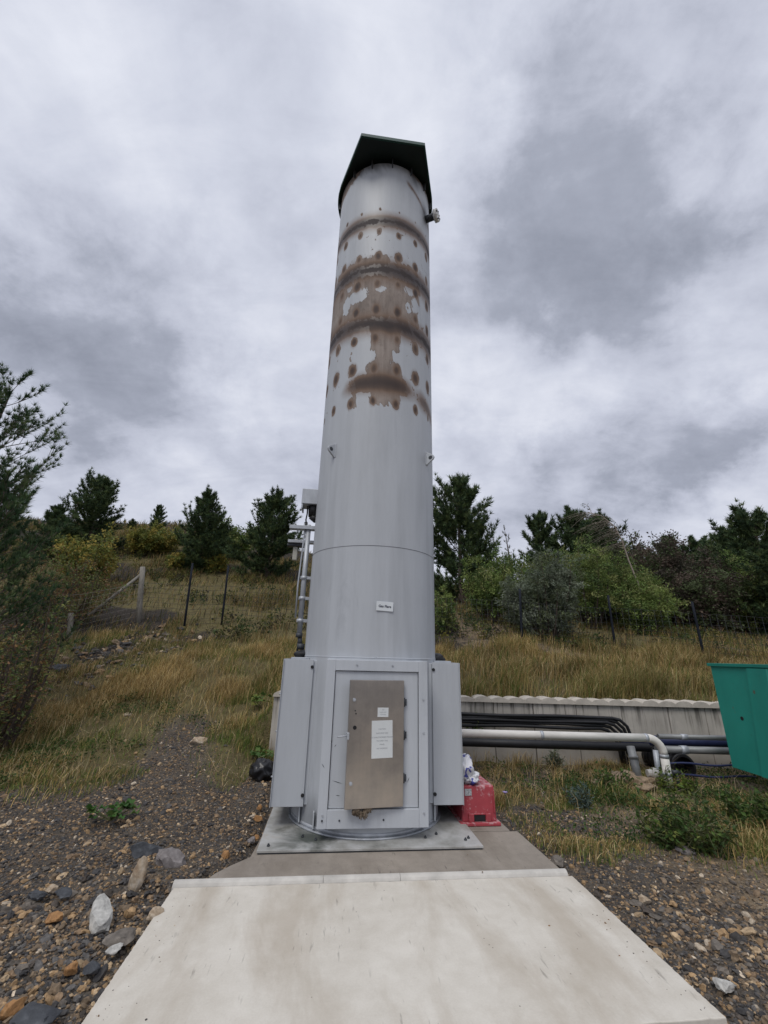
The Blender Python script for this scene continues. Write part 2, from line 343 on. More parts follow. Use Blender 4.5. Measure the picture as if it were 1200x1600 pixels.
def stainless():
    m, t, b = new_mat('stained_stainless_sheen')
    br = tnoise(t, 5, 6, 0.6, (7, 7, 0.25)); bl = tnoise(t, 2.2, 6, 0.65)
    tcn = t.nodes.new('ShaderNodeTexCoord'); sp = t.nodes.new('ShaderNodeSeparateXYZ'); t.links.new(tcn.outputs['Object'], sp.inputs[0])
    f = math_node(t, 'ADD', math_node(t, 'MULTIPLY', sp.outputs[2], -0.16), math_node(t, 'ADD', math_node(t, 'MULTIPLY', br, 0.14), math_node(t, 'MULTIPLY', bl, 0.86)))  # height term paints in the reflection, lighter at the foot; noise is staining
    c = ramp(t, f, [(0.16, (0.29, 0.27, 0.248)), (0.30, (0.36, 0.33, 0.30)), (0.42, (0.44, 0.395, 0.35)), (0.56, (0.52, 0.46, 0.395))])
    t.links.new(c, b.inputs['Base Color']); b.inputs['Metallic'].default_value = 0.85; b.inputs['Roughness'].default_value = 0.34
    bump(t, b, br, 0.05, 0.002); return m
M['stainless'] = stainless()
def concrete(name, c_lo, c_hi, stain, stain_amt, seed, marks=True):
    m, t, b = new_mat(name)
    big = tnoise(t, 1.3, 6, 0.6, (1, 1, 1), 0.6, off=(seed, 2, 0)); mid = tnoise(t, 7, 6, 0.62, off=(seed, 0, 1)); fine = tnoise(t, 90, 4, 0.6)
    f = math_node(t, 'ADD', math_node(t, 'MULTIPLY', big, 0.45), math_node(t, 'ADD', math_node(t, 'MULTIPLY', mid, 0.35), math_node(t, 'MULTIPLY', fine, 0.2)))
    c = ramp(t, f, [(0.36, c_lo), (0.62, c_hi)])
    sn = tnoise(t, 1.55, 6, 0.62, (1.7, .5, 1), .35, off=(seed + 3.7, 5.2, 0))
    c = mixc(t, ramp(t, sn, [(0.46, (0, 0, 0)), (0.66, (stain_amt,) * 3)]), c, stain)
    if marks:
        sc = tnoise(t, 26, 3, 0.5, (1.4, .22, 1), 0.2, off=(1, seed, 0)); sc2 = tnoise(t, 2.6, 3, 0.5, off=(9, seed, 0))
        k = math_node(t, 'MULTIPLY', ramp(t, sc, [(0.63, (0, 0, 0)), (0.70, (0.55,) * 3)]), ramp(t, sc2, [(0.48, (0, 0, 0)), (0.6, (1, 1, 1))]))
        c = mixc(t, k, c, tuple(x * 0.45 for x in c_lo))
        vo = t.nodes.new('ShaderNodeTexVoronoi'); vo.inputs['Scale'].default_value = 9; tcn = t.nodes.new('ShaderNodeTexCoord'); t.links.new(tcn.outputs['Object'], vo.inputs['Vector'])
        pit = ramp(t, vo.outputs['Distance'], [(0.03, (1, 1, 1)), (0.05, (0, 0, 0))]); c = mixc(t, math_node(t, 'MULTIPLY', pit, 0.6), c, (0.08, 0.07, 0.06))
    t.links.new(c, b.inputs['Base Color']); b.inputs['Roughness'].default_value = 0.9; b.inputs['Specular IOR Level'].default_value = 0.2
    bump(t, b, math_node(t, 'ADD', math_node(t, 'MULTIPLY', mid, .5), math_node(t, 'MULTIPLY', fine, .5)), 0.25, 0.006); return m
M['slab'] = concrete('pale_concrete', (0.475, 0.438, 0.378), (0.605, 0.572, 0.512), (0.34, 0.285, 0.22), 0.52, 2.0)
M['pad'] = concrete('brown_concrete', (0.20, 0.175, 0.15), (0.30, 0.265, 0.225), (0.15, 0.125, 0.10), 0.5, 7.0)
def plate_mat():
    m, t, b = new_mat('algae_stained_plate')
    n = tnoise(t, 2.4, 6, 0.65, off=(3, 3, 0), dist=.5); n2 = tnoise(t, 9, 5, 0.6)
    c = ramp(t, math_node(t, 'ADD', math_node(t, 'MULTIPLY', n, .7), math_node(t, 'MULTIPLY', n2, .3)), [(0.33, (0.17, 0.172, 0.155)), (0.45, (0.31, 0.305, 0.285)), (0.58, (0.44, 0.44, 0.43)), (.7, (0.38, 0.345, 0.295))])
    tcp = t.nodes.new('ShaderNodeTexCoord'); dv = t.nodes.new('ShaderNodeVectorMath'); dv.operation = 'DISTANCE'; dv.inputs[1].default_value = (-.60, -.72, 0); t.links.new(tcp.outputs['Object'], dv.inputs[0])
    c = mixc(t, ramp(t, math_node(t, 'ADD', dv.outputs['Value'], math_node(t, 'MULTIPLY', math_node(t, 'SUBTRACT', n, .5), .7)), [(.10, (.9,) * 3), (.34, (0, 0, 0))]), c, (0.045, 0.056, 0.046))
    t.links.new(c, b.inputs['Base Color']); b.inputs['Roughness'].default_value = 0.55; b.inputs['Metallic'].default_value = 0.15; bump(t, b, n2, 0.12, .004); return m
M['plate'] = plate_mat()
def wall_mat():
    m, t, b = new_mat('stained_wall_concrete')
    n = tnoise(t, 2.0, 6, 0.6, (1, 1, .6)); dr = tnoise(t, 5.5, 5, 0.65, (3, 3, .16), off=(1, 1, 1)); fine = tnoise(t, 80, 3, .6)
    tcn = t.nodes.new('ShaderNodeTexCoord'); sp = t.nodes.new('ShaderNodeSeparateXYZ'); t.links.new(tcn.outputs['Object'], sp.inputs[0])
    c = ramp(t, n, [(0.35, (0.33, 0.305, 0.27)), (0.65, (0.50, 0.465, 0.415))])
    drip = math_node(t, 'MULTIPLY', ramp(t, dr, [(0.50, (0, 0, 0)), (0.62, (1, 1, 1))]), ramp(t, sp.outputs[2], [(0.42, (0, 0, 0)), (0.86, (0.85,) * 3)]))
    c = mixc(t, drip, c, (0.075, 0.068, 0.058))
    gr = math_node(t, 'MULTIPLY', ramp(t, sp.outputs[2], [(0.0, (0.8,) * 3), (0.35, (0, 0, 0))]), n); c = mixc(t, gr, c, (0.13, 0.10, 0.07))
    t.links.new(c, b.inputs['Base Color']); b.inputs['Roughness'].default_value = 0.92; bump(t, b, fine, 0.3, .006); return m
M['wall'] = wall_mat()
def teal():
    m, t, b = new_mat('teal_green_paint')
    n = tnoise(t, 1.5, 5, .6, (1, 1, .4)); n2 = tnoise(t, 22, 4, .65)
    c = ramp(t, n, [(0.3, (0.008, 0.185, 0.145)), (0.7, (0.013, 0.25, 0.195))])
    c = mixc(t, ramp(t, n2, [(0.66, (0, 0, 0)), (0.72, (0.7,) * 3)]), c, (0.02, 0.10, 0.08))
    rs = tnoise(t, 9, 6, .7, (1, 1, .5), off=(3, 3, 1)); c = mixc(t, ramp(t, rs, [(.66, (0, 0, 0)), (.71, (.8,) * 3)]), c, (.10, .05, .025))
    bump(t, b, tnoise(t, 2.2, 2, .5, off=(1, 2, 3)), .3, .03)
    t.links.new(c, b.inputs['Base Color']); b.inputs['Roughness'].default_value = 0.5; return m
M['teal'] = teal()
def red():
    m, t, b = new_mat('scuffed_red_plastic')
    n = tnoise(t, 4, 5, .6); n2 = tnoise(t, 17, 6, .7, off=(2, 0, 0))
    ge = t.nodes.new('ShaderNodeNewGeometry'); sp = t.nodes.new('ShaderNodeSeparateXYZ'); t.links.new(ge.outputs['Normal'], sp.inputs[0])
    c = ramp(t, n, [(0.35, (0.29, 0.034, 0.047)), (0.65, (0.39, 0.055, 0.068))])
    k = math_node(t, 'ADD', n2, math_node(t, 'MULTIPLY', math_node(t, 'MAXIMUM', sp.outputs[2], 0.0), 0.10))
    c = mixc(t, ramp(t, k, [(0.56, (0, 0, 0)), (0.68, (0.7,) * 3)]), c, (0.52, 0.36, 0.37))
    t.links.new(c, b.inputs['Base Color']); b.inputs['Roughness'].default_value = 0.55; return m
M['red'] = red()
def bag_mat():
    m, t, b = new_mat('white_bag_blue_print')
    n = tnoise(t, 7, 3, .5, off=(5, 1, 0)); c = mixc(t, ramp(t, n, [(0.55, (0, 0, 0)), (0.57, (1, 1, 1))]), (0.62, 0.62, 0.64), (0.05, 0.06, 0.28))
    t.links.new(c, b.inputs['Base Color']); b.inputs['Roughness'].default_value = 0.4; bump(t, b, tnoise(t, 18, 4, .6), .5, .01); return m
M['bag'] = bag_mat()
def stone_mat():
    m, t, b = new_mat('gravel_stone')
    a = t.nodes.new('ShaderNodeAttribute'); a.attribute_name = 'Col'
    n = tnoise(t, 38, 5, .65)
    c = mixc(t, 1.0, a.outputs['Color'], ramp(t, n, [(0.3, (0.55, 0.55, 0.55)), (0.7, (1.3, 1.28, 1.25))]), 'MULTIPLY')
    t.links.new(c, b.inputs['Base Color']); b.inputs['Roughness'].default_value = 0.85; b.inputs['Specular IOR Level'].default_value = .25; bump(t, b, n, .4, .006); return m
M['stone'] = stone_mat()
def rock_mat(name, c1, c2, c3):
    m, t, b = new_mat(name)
    n = tnoise(t, 7, 6, .65, dist=.6); n2 = tnoise(t, 40, 5, .65)
    c = ramp(t, n, [(0.34, c1), (0.52, c2), (0.68, c3)])
    c = mixc(t, .6, c, ramp(t, n2, [(0.3, (.6, .6, .6)), (.7, (1.3, 1.3, 1.3))]), 'MULTIPLY')
    t.links.new(c, b.inputs['Base Color']); b.inputs['Roughness'].default_value = .85; bump(t, b, n2, .5, .012); return m
M['rk_black'] = rock_mat('dark_slate_rock', (.03, .033, .04), (.055, .06, .068), (.11, .115, .125))
M['rk_grey'] = rock_mat('pinkish_grey_rock', (.12, .105, .10), (.20, .18, .175), (.30, .275, .265))
M['rk_tan'] = rock_mat('tan_white_rock', (.20, .13, .075), (.40, .32, .23), (.58, .52, .44))
M['rk_white'] = rock_mat('white_rock', (.26, .255, .24), (.46, .45, .42), (.60, .57, .52))
M['rk_orange'] = rock_mat('ochre_rock', (.20, .095, .035), (.34, .18, .07), (.44, .27, .13))
M['rk_brown'] = rock_mat('grey_brown_rock', (.08, .07, .06), (.15, .13, .11), (.24, .21, .175))

# ------------------------------------------------------------------ ground sheet
def ground():
    def ax(*segs):
        out = []
        for a, b, s in segs: out.append(np.arange(a, b, s))
        return np.unique(np.round(np.concatenate(out + [[segs[-1][1]]]), 4))
    xs = ax((-900, -60, 60), (-60, -12, 1.2), (-12, 12, 0.08), (12, 60, 1.2), (60, 900, 60))
    ys = ax((-700, -20, 60), (-20, 1, 1.0), (1, 12.6, 0.07), (12.6, 40, 0.35), (40, 120, 4), (120, 1200, 60))
    X, Y = np.meshgrid(xs, ys); Z = H(X, Y)
    V = np.stack([X.ravel(), Y.ravel(), Z.ravel()], 1); nx, ny = len(xs), len(ys)
    i = np.arange(nx * ny).reshape(ny, nx); F = np.stack([i[:-1, :-1], i[:-1, 1:], i[1:, 1:], i[1:, :-1]], -1).reshape(-1, 4)
    me = np_mesh('ground', V, F, smooth=True, attrs={'cover': grass_mask(V[:, 0], V[:, 1])})
    m, t, b = new_mat('soil_and_gravel')
    a = t.nodes.new('ShaderNodeAttribute'); a.attribute_name = 'cover'
    tcn = t.nodes.new('ShaderNodeTexCoord')
    def vor(scale, off):
        mp = t.nodes.new('ShaderNodeMapping'); mp.inputs['Location'].default_value = off; t.links.new(tcn.outputs['Object'], mp.inputs[0])
        v = t.nodes.new('ShaderNodeTexVoronoi'); v.inputs['Scale'].default_value = scale; t.links.new(mp.outputs[0], v.inputs['Vector']); return v
    v1 = vor(38, (0, 0, 0)); v2 = vor(95, (3, 1, 0))
    def peb(v):
        s = t.nodes.new('ShaderNodeSeparateColor'); t.links.new(v.outputs['Color'], s.inputs[0])
        return ramp(t, s.outputs[0], [(0.0, (0.022, 0.022, 0.024)), (0.30, (0.05, 0.046, 0.042)), (0.5, (0.085, 0.07, 0.055)), (0.66, (0.15, 0.105, 0.065)), (0.78, (0.20, 0.12, 0.055)), (0.86, (0.06, 0.062, 0.07)), (0.95, (0.24, 0.21, 0.175))], 'CONSTANT')
    big = tnoise(t, .9, 5, .6); med = tnoise(t, 5, 6, .65); fine = tnoise(t, 60, 5, .7)
    pc = mixc(t, ramp(t, med, [(.42, (0, 0, 0)), (.58, (1, 1, 1))]), peb(v1), peb(v2))
    soil = ramp(t, math_node(t, 'ADD', math_node(t, 'MULTIPLY', big, .5), math_node(t, 'MULTIPLY', fine, .5)), [(.36, (.044, .040, .036)), (.5, (.092, .080, .067)), (.64, (.165, .138, .104))])
    sph = t.nodes.new('ShaderNodeSeparateXYZ'); t.links.new(tcn.outputs['Object'], sph.inputs[0]); hfac = math_node(t, 'SUBTRACT', sph.outputs[1], 8.2, True)   # dark colliery spoil on the hill
    soil = mixc(t, hfac, soil, ramp(t, fine, [(.35, (.016, .014, .013)), (.6, (.05, .043, .038)), (.72, (.11, .095, .08))]))
    pc = mixc(t, ramp(t, tnoise(t, 2.6, 5, .6, off=(7, 2, 0)), [(.40, (.15,) * 3), (.60, (.75,) * 3)]), pc, soil); pc = mixc(t, math_node(t, 'MULTIPLY', hfac, .8), pc, soil)
    spx = t.nodes.new('ShaderNodeSeparateXYZ'); t.links.new(tcn.outputs['Object'], spx.inputs[0])
    tan = mixc(t, .75, pc, ramp(t, math_node(t, 'ADD', math_node(t, 'MULTIPLY', med, .5), math_node(t, 'MULTIPLY', fine, .5)), [(.36, (.12, .088, .055)), (.5, (.235, .178, .115)), (.64, (.36, .285, .19))]))
    pc = mixc(t, ramp(t, math_node(t, 'ADD', math_node(t, 'MULTIPLY', math_node(t, 'SUBTRACT', spx.outputs[0], 1.2), .36), math_node(t, 'MULTIPLY', med, .8)), [(.80, (0, 0, 0)), (1.15, (.85,) * 3)]), pc, tan)
    veg = ramp(t, math_node(t, 'ADD', math_node(t, 'MULTIPLY', med, .5), math_node(t, 'MULTIPLY', fine, .5)), [(.36, (.045, .042, .022)), (.47, (.115, .092, .046)), (.56, (.13, .115, .05)), (.68, (.22, .17, .085))])
    k = math_node(t, 'ADD', a.outputs['Fac'], math_node(t, 'MULTIPLY', math_node(t, 'SUBTRACT', fine, .5), .9))
    c = mixc(t, ramp(t, k, [(.35, (0, 0, 0)), (.7, (1, 1, 1))]), pc, veg)
    t.links.new(c, b.inputs['Base Color']); b.inputs['Roughness'].default_value = .95; b.inputs['Specular IOR Level'].default_value = .15
    hh = math_node(t, 'ADD', math_node(t, 'MULTIPLY', v1.outputs['Distance'], -0.9), math_node(t, 'ADD', math_node(t, 'MULTIPLY', v2.outputs['Distance'], -.4), math_node(t, 'MULTIPLY', fine, .6)))
    bump(t, b, hh, .8, .02)
    return tag(link('ground', me, m), kind='structure')
ground()

# concrete pads in the frame of the flare
def pads():
    A = Matrix.Translation((SC[0], SC[1], 0)) @ Matrix.Rotation(PHI, 4, 'Z')
    rw = np.random.default_rng(2); cr = [(-1.48, -2.83), (1.53, -2.83), (1.53, -1.462), (-1.48, -1.462)]; po = []
    for (p, q) in zip(cr, cr[1:] + cr[:1]):
        for t_ in np.arange(0, 1, .012):
            j = abs(rw.normal(0, .0022)) + (.010 * rw.random() if rw.random() < .04 else 0); x_, y_ = p[0] + (q[0] - p[0]) * t_, p[1] + (q[1] - p[1]) * t_
            po.append((x_ - j * np.sign(x_), y_ - j * np.sign(y_ + 2.15)))
    b = MB(); b.prism(po, -0.2, 0.0); t_ = b.bm; o = b.build('concrete_slab', M['slab'])
    bv = o.modifiers.new('worn_edge', 'BEVEL'); bv.width = .006; bv.segments = 2; bv.limit_method = 'ANGLE'; bv.angle_limit = R(60); o.matrix_world = A; tag(o, kind='structure')
    b = MB(); b.prism([(-1.30, -1.38), (1.50, -1.38), (1.47, -.565), (-1.0, -.565), (-1.02, -1.0), (-1.16, -1.14), (-1.24, -1.26)], -.2, -.004, None, .006); b.prism([(-1.0, -.55), (1.40, -.55), (1.36, 1.35), (-1.0, 1.35)], -.2, -.002, None, .006); o = b.build('concrete_pad', M['pad']); o.matrix_world = A; tag(o, kind='structure')
    # rounded pale lip between slab and pad
    b = MB(); r = .042
    for (x0, x1) in ((-1.49, -.42), (-.417, .16), (.163, 1.50)):
        prof = [(-1.421 + r * math.cos(a), -.02 + r * 1.15 * math.sin(a)) for a in np.linspace(0, math.pi, 9)] + [(-1.421 - r, -.12), (-1.421 + r, -.12)]
        Mx = Matrix(((0, 0, 1, 0), (1, 0, 0, 0), (0, 1, 0, 0), (0, 0, 0, 1))); b.prism(prof, x0, x1, Mx)
    o = b.build('kerb_strip', simple('pale_lip', (.46, .44, .405), .8, 0, .2, 6, (1, 1, 1), .15, 50)); o.matrix_world = A; tag(o, kind='structure')
pads()

# ------------------------------------------------------------------ the gas flare
RS = 0.78
def cyl_hit(px, py, rad=RS):
    d = dir_of(px, py); oc = EYE[:2] - SC; a = d[0] ** 2 + d[1] ** 2; b = 2 * (d[:2] @ oc); c = oc @ oc - rad * rad
    t = (-b - math.sqrt(max(0, b * b - 4 * a * c))) / 2 / a; p = EYE + d * t; u, v = to_uv(p[0], p[1]); return math.atan2(u, -v), p[2]
def flare():
    root = empty('gas_flare', (SC[0], SC[1], 0.0), PHI)
    tag(root, 'tall grey cylindrical gas flare stack with rust banded top and dark green hood', 'gas flare')
    TOP = 9.15
    # shell with the rust pattern
    nth = 720; zs = np.concatenate([np.linspace(0.06, 4.2, 60), np.linspace(4.21, TOP, 430)])
    th = np.linspace(0, 2 * np.pi, nth, endpoint=False); TH, ZZ = np.meshgrid(th, zs)
    rad = np.full_like(ZZ, RS); rad[ZZ < 1.575] = RS + .004
    V = np.stack([rad * np.sin(TH), -rad * np.cos(TH), ZZ], -1).reshape(-1, 3)
    t = (TH + np.pi) % (2 * np.pi) - np.pi; s = t * RS
    nz = len(zs); idx = np.arange(nz * nth).reshape(nz, nth); nxt = np.roll(idx, -1, 1)
    F = np.stack([idx[:-1], nxt[:-1], nxt[1:], idx[1:]], -1).reshape(-1, 4)
    wn = lambda sc, o=0: fbm((np.cos(TH) * 3 + 9 + o) * sc + np.sin(TH) * 1.3 * sc, (ZZ + o) * sc * 1.7 + np.sin(TH) * 3 * sc, 4) - .5
    w1 = wn(1.1); w2 = wn(3.4, 5); w3 = wn(9, 2)
    rust = np.zeros_like(ZZ); burn = np.zeros_like(ZZ)
    fade = np.clip(1.0 - .25 * np.abs(t) / 1.2, .45, 1)
    zi = ZZ + .015 * np.sin(2 * TH + 1) + .02 * w2
    for zb, wd, lv in ((7.86, .15, 1.04), (6.88, .19, 1.05), (5.90, .18, 1.0)):
        g = np.exp(-np.abs((zi - zb + .03 * w1) / wd) ** 1.5); burn = np.maximum(burn, g * lv * (1.0 + .25 * w1 + .2 * w2)); rust = np.maximum(rust, .56 * g * (1 + .4 * w2))
    for sgn in (1,):  # weakest band lowest
        g = np.exp(-np.abs((zi - 4.95 + .16 * t * t + .06 * w1) / (.17 - .05 * np.minimum(np.abs(t), 1))) ** 1.9)
        env = np.exp(-np.abs((t + .08) / .62) ** 5) * .95 + np.exp(-np.abs((t - .95) / .32) ** 4) * .7
        burn = np.maximum(burn, g * env * .95); rust = np.maximum(rust, np.minimum(g * 1.3, .66) * env)
    # pairs of bolt-heat spots every 22 degrees above and below each band
    r2 = np.random.default_rng(8)
    for zr, size in ((8.10, .42), (7.61, .72), (7.13, .95), (6.63, .95), (6.15, 1.0), (5.64, .95), (5.16, 1.0), (4.65, .72)):
        for k in range(-8, 9):
            tk = R(-10.5 + 22.0 * k); dth = ((t - tk + np.pi) % (2 * np.pi) - np.pi) * RS
            q = size * (.85 + .3 * r2.random()); zo = zr + r2.normal(0, .012)
            if zr < 4.7 and abs(k) > 2: q *= .6
            if zr > 8 and k > 0: q *= .6
            d2 = ((dth + .02 * w3) / (.060 * q)) ** 2 + ((ZZ - zo + .03 * w3) / (.105 * q)) ** 2
            sp = np.exp(-d2 * .60) * (1 if q > .3 else .6); rust = np.maximum(rust, np.minimum(sp * .95, .66)); burn = np.maximum(burn, np.exp(-d2 * 1.0) * .80 * (.75 + .5 * r2.random()))
    # bare primer areas between the bands
    def area(t0, t1, z0, z1, soft=.05, lv=.62):
        a = sstep(t0 - .06, t0 + .06, t + .20 * w2 + .10 * w3) * (1 - sstep(t1 - .06, t1 + .06, t + .20 * w2 + .1 * w3))
        b = sstep(z0 - soft, z0 + soft, ZZ + .16 * w2 + .12 * w3) * (1 - sstep(z1 - soft, z1 + soft, ZZ + .16 * w2 + .12 * w3))
        return a * b * lv
    for args in ((-1.5, .70, 5.98, 6.78), (-1.2, .06, 6.95, 7.17), (.1, .7, 6.95, 7.08), (-.30, .30, 5.42, 5.9), (-.20, .12, 5.1, 5.5), (-.32, .30, 4.95, 5.26), (-.28, .30, 4.60, 4.9), (-.62, -.42, 4.55, 4.8), (-2.6, -1.5, 5.7, 6.9), (1.5, 2.4, 5.4, 6.6)):
        rust = np.maximum(rust, area(*args))
    holes = [(-.55, 6.43, .20, .12), (-.80, 6.33, .09, .16), (-.12, 6.50, .09, .05), (.46, 6.62, .12, .09), (.58, 6.40, .08, .14), (.78, 6.25, .10, .25), (-.75, 6.66, .08, .06), (.42, 6.28, .06, .1), (-.45, 7.02, .10, .05)]
    spots = np.exp(-((np.minimum.reduce([np.abs((((t - R(-10.5 + 22 * k)) + np.pi) % (2 * np.pi)) - np.pi) for k in range(-8, 9)])) * RS / .075) ** 2)
    for (ht, hz, hw, hh) in holes:
        d = ((t - ht + .12 * w3) / hw) ** 2 + ((ZZ - hz + .1 * w3) / hh) ** 2
        rust = np.where((d < 1) & (burn < .35), np.minimum(rust, .36), rust)
    # thin arc near the top right and scorched rim
    arc = np.exp(-((ZZ - (8.75 - .55 * (t - .55))) / .07) ** 2) * sstep(.30, .42, t) * (1 - sstep(1.15, 1.3, t)); rust = np.maximum(rust, arc * .52); burn = np.maximum(burn, arc * .5)
    rim = sstep(9.02, 9.14, ZZ + .20 * w1 + .08 * w3 - .10 * np.exp(-((t + .05) / .5) ** 4) + .12 * sstep(-.35, -.7, -np.abs(t)) * 0 + .16 * (1 - sstep(-.9, -.5, t))); rust = np.maximum(rust, rim * .62); burn = np.maximum(burn, rim * .42)
    rust = np.maximum(rust, .47 * np.exp(-((ZZ - 7.2) / .7) ** 2) * (w3 > .14))
    # flaked flecks of paint
    fl = fbm(s * 16 + 40, ZZ * 11, 3); rust = np.where((ZZ > 4.6) & (ZZ < 7.9) & (fl > .80), np.maximum(rust, .56), rust)
    # runs of chipped paint in a column on the left
    for zc, hh in ((5.45, .03), (5.36, .05), (5.22, .04), (5.10, .04), (4.98, .03)):
        d = ((s + .62 * RS + .01 * np.sin(ZZ * 40)) / .016) ** 2 + ((ZZ - zc) / hh) ** 2; rust = np.maximum(rust, .56 * (d < 1))
    pt, pz = R(53.6), 8.54
    d = (((t - pt) * RS) / .11) ** 2 + ((ZZ - pz) / .19) ** 2; soot = np.clip(np.exp(-d) * 1.1, 0, 1) * .95
    soot = np.maximum(soot, .75 * np.exp(-(((t - .52 + .5 * w2) / .20) ** 2)) * sstep(8.72, 9.1, ZZ + .2 * w1))
    soot = np.maximum(soot, .62 * sstep(8.86, 9.17, ZZ + .30 * w2 + .15 * w1))
    soot = np.maximum(soot, .5 * np.exp(-(((t + .75 + .4 * w2) / .35) ** 2)) * (1 - sstep(.08, .42, ZZ + .25 * w2)))
    # narrow dirty runs coming down from the seam
    soot = np.maximum(soot, .09 * sstep(.50, .68, fbm(s * 7 + 3, ZZ * .45, 4)) * (1 - sstep(3.4, 4.5, ZZ + w1)))
    me = np_mesh('shell', V, F, smooth=True, attrs={'rust': rust.ravel(), 'burn': burn.ravel(), 'soot': np.clip(soot, 0, 1).ravel()})
    link('shell', me, M['stack'], root)
    # inner lining visible from the rim
    b = MB(); n = 96
    for k in range(n):
        a0, a1 = 2 * math.pi * k / n, 2 * math.pi * (k + 1) / n
        for ra, za, rb, zb in ((RS, TOP, RS - .07, TOP), (RS - .07, TOP, RS - .07, TOP - 1.5)):
            vs = [b.bm.verts.new(p) for p in ((ra * math.cos(a0), ra * math.sin(a0), za), (ra * math.cos(a1), ra * math.sin(a1), za), (rb * math.cos(a1), rb * math.sin(a1), zb), (rb * math.cos(a0), rb * math.sin(a0), zb))]
            b.bm.faces.new(vs)
    b.build('lining', M['dark_metal'], root)
    def ring(name, z, r, tr, m, n=128, arc=(0, 2 * math.pi)):
        b = MB(); b.tube([(r * math.sin(a), -r * math.cos(a), z) for a in np.linspace(*arc, n)], tr, 6); return b.build(name, m, root)
    seam = simple('seam_grey', (.16, .165, .18), .6, 0, .2, 8)  # darker grey for the upper weld seam bead
    ring('weld_seam', 2.765, RS, .0035, seam); ring('weld_seam', 1.578, RS + .001, .005, M['paint_l'])
    # base flange ring, plate, anchor bolts
    b = MB(); b.cyl((0, 0, .026), (0, 0, .040), .812, 128); b.cyl((0, 0, .041), (0, 0, .07), .788, 128); b.build('base_ring', M['galv'], root)
    b = MB(); b.box(-.985, .985, -.965, .985, 0.008, .025, .002); b.build('base_plate', M['plate'], root)
    b = MB(); b.box(-.975, .975, -.957, .975, -.01, .0078); b.build('shadow_gap', M['dark_metal'], root)  # dark sheet set back under the plate, stands in for the shadow line
    for a in (-58, -42, 40, 56, 100, -100, 140, -140):
        x, y = .80 * math.sin(R(a)), -.80 * math.cos(R(a)); b = MB(); b.box(x - .006, x + .006, y - .03, y + .03, .06, .19)
        b.build('stiffener', M['paint'], root)
    for (x, y) in ((-.90, -.88), (.86, -.84), (.90, -.80), (-.62, -.70), (-.50, -.775), (.62, -.70), (.50, -.775)):
        b = MB(); b.cyl((x, y, .026), (x, y, .036), .014, 6); b.cyl((x, y, .036), (x, y, .046), .007, 8); b.build('anchor_bolt', M['dark_metal'], root)
    # access panel: frame of four flats, set-back sheet
    YF = -.835; x0, x1, z0, z1 = -.50, .52, .125, 1.555
    fr = empty('access_panel', (0, 0, 0)); fr.parent = root
    b = MB(); b.box(x0, -.413, YF, -.45, z0, z1, .004); b.box(.43, x1, YF, -.45, z0, z1, .004)
    b.box(-.413, .43, YF + .0015, -.45, 1.452, z1 - .002, .003); b.box(-.413, .43, YF - .003, -.45, z0 + .001, .272, .003)
    b.build('panel_frame', M['paint_l'], fr)
    b = MB(); b.box(-.408, .425, YF + .022, -.5, .276, 1.447, .003); b.build('cover_sheet', M['paint_l'], fr)
    for (x, z) in ((-.30, .19), (.10, .192), (-.2, 1.51), (.16, 1.51), (-.455, .19), (-.455, .23), (.475, .24), (.475, .9), (.475, 1.2)):
        b = MB(); b.cyl((x, YF + .004, z), (x, YF - .009, z), .0085, 8); b.build('screw', M['dark_metal'] if z < .2 else M['galv'], fr)
    # scratches / scuffs: thin dark streaks of chipped paint on the panel
    # door, slightly ajar, hinged right
    dw, dz0, dz1, th_ = .545, .30, 1.372, .035
    door = empty('door', (.272, YF + .004, 0), R(7.5)); door.parent = root
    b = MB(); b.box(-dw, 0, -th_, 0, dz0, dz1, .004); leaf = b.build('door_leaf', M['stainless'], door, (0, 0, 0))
    b = MB(); b.box(-dw + .018, -.012, .001, .045, dz0 + .02, dz1 - .02); b.build('door_frame', M['dark_metal'], door)
    for z in (1.195, .50):
        b = MB(); b.cyl((-dw + .045, -th_ - .001, z), (-dw + .045, -th_ - .012, z), .016, 16); b.cyl((-dw + .045, -th_ - .012, z), (-dw + .045, -th_ - .02, z), .010, 12); b.build('lock', M['galv'], door)
    for (x_, z_, r_) in ((.062, .955, .018), (.068, 1.075, .007), (.060, 1.10, .006)):
        b = MB(); b.cyl((-dw + x_, -th_ - .001, z_), (-dw + x_, -th_ - .005, z_), r_, 14); b.build('lock_hole', M['black'], door)
    b = MB(); b.box(-dw - .012, -dw + .012, -th_ - .012, .01, .855, .915, .004); b.cyl((-dw - .005, -th_ - .004, .888), (-dw - .10, -th_ - .010, .882), .007, 8); b.build('handle', M['galv'], door)
    for z in (1.17, .88, .52):
        b = MB(); b.cyl((.008, -.012, z - .04), (.008, -.012, z + .04), .010, 10); b.box(.008, .035, -.008, -.002, z - .03, z + .03); b.build('hinge', M['dark_metal'], door)
    # notices
    def sheet(name, xc, zc, wd, ht, rot, lines, size, ink, m):
        p = MB(); p.box(-wd / 2, wd / 2, -.0014, 0, -ht / 2, ht / 2); o = p.build(name, m, door, (xc, -th_ - .0012, zc)); o.rotation_euler = (0, rot, 0)
        Mx = Matrix.Rotation(R(90), 4, 'X')
        for i, (s_, zz) in enumerate(lines):
            text_mesh('lettering', s_, size, ink, o, Matrix.Translation((0, -.0018, zz)) @ Mx, thick=.0002)
        return o
    sheet('caution_notice', -.215, .855, .205, .318, R(-1.2), [('CAUTION', .085), ('EXPLOSIVE GAS', .05), ('NO UNAUTHORISED PERSONS', .015), ('TO OPEN THIS', -.015), ('PANEL', -.045), ('NO SMOKING', -.078)], .0165, M['ink_pale'], M['paper'])
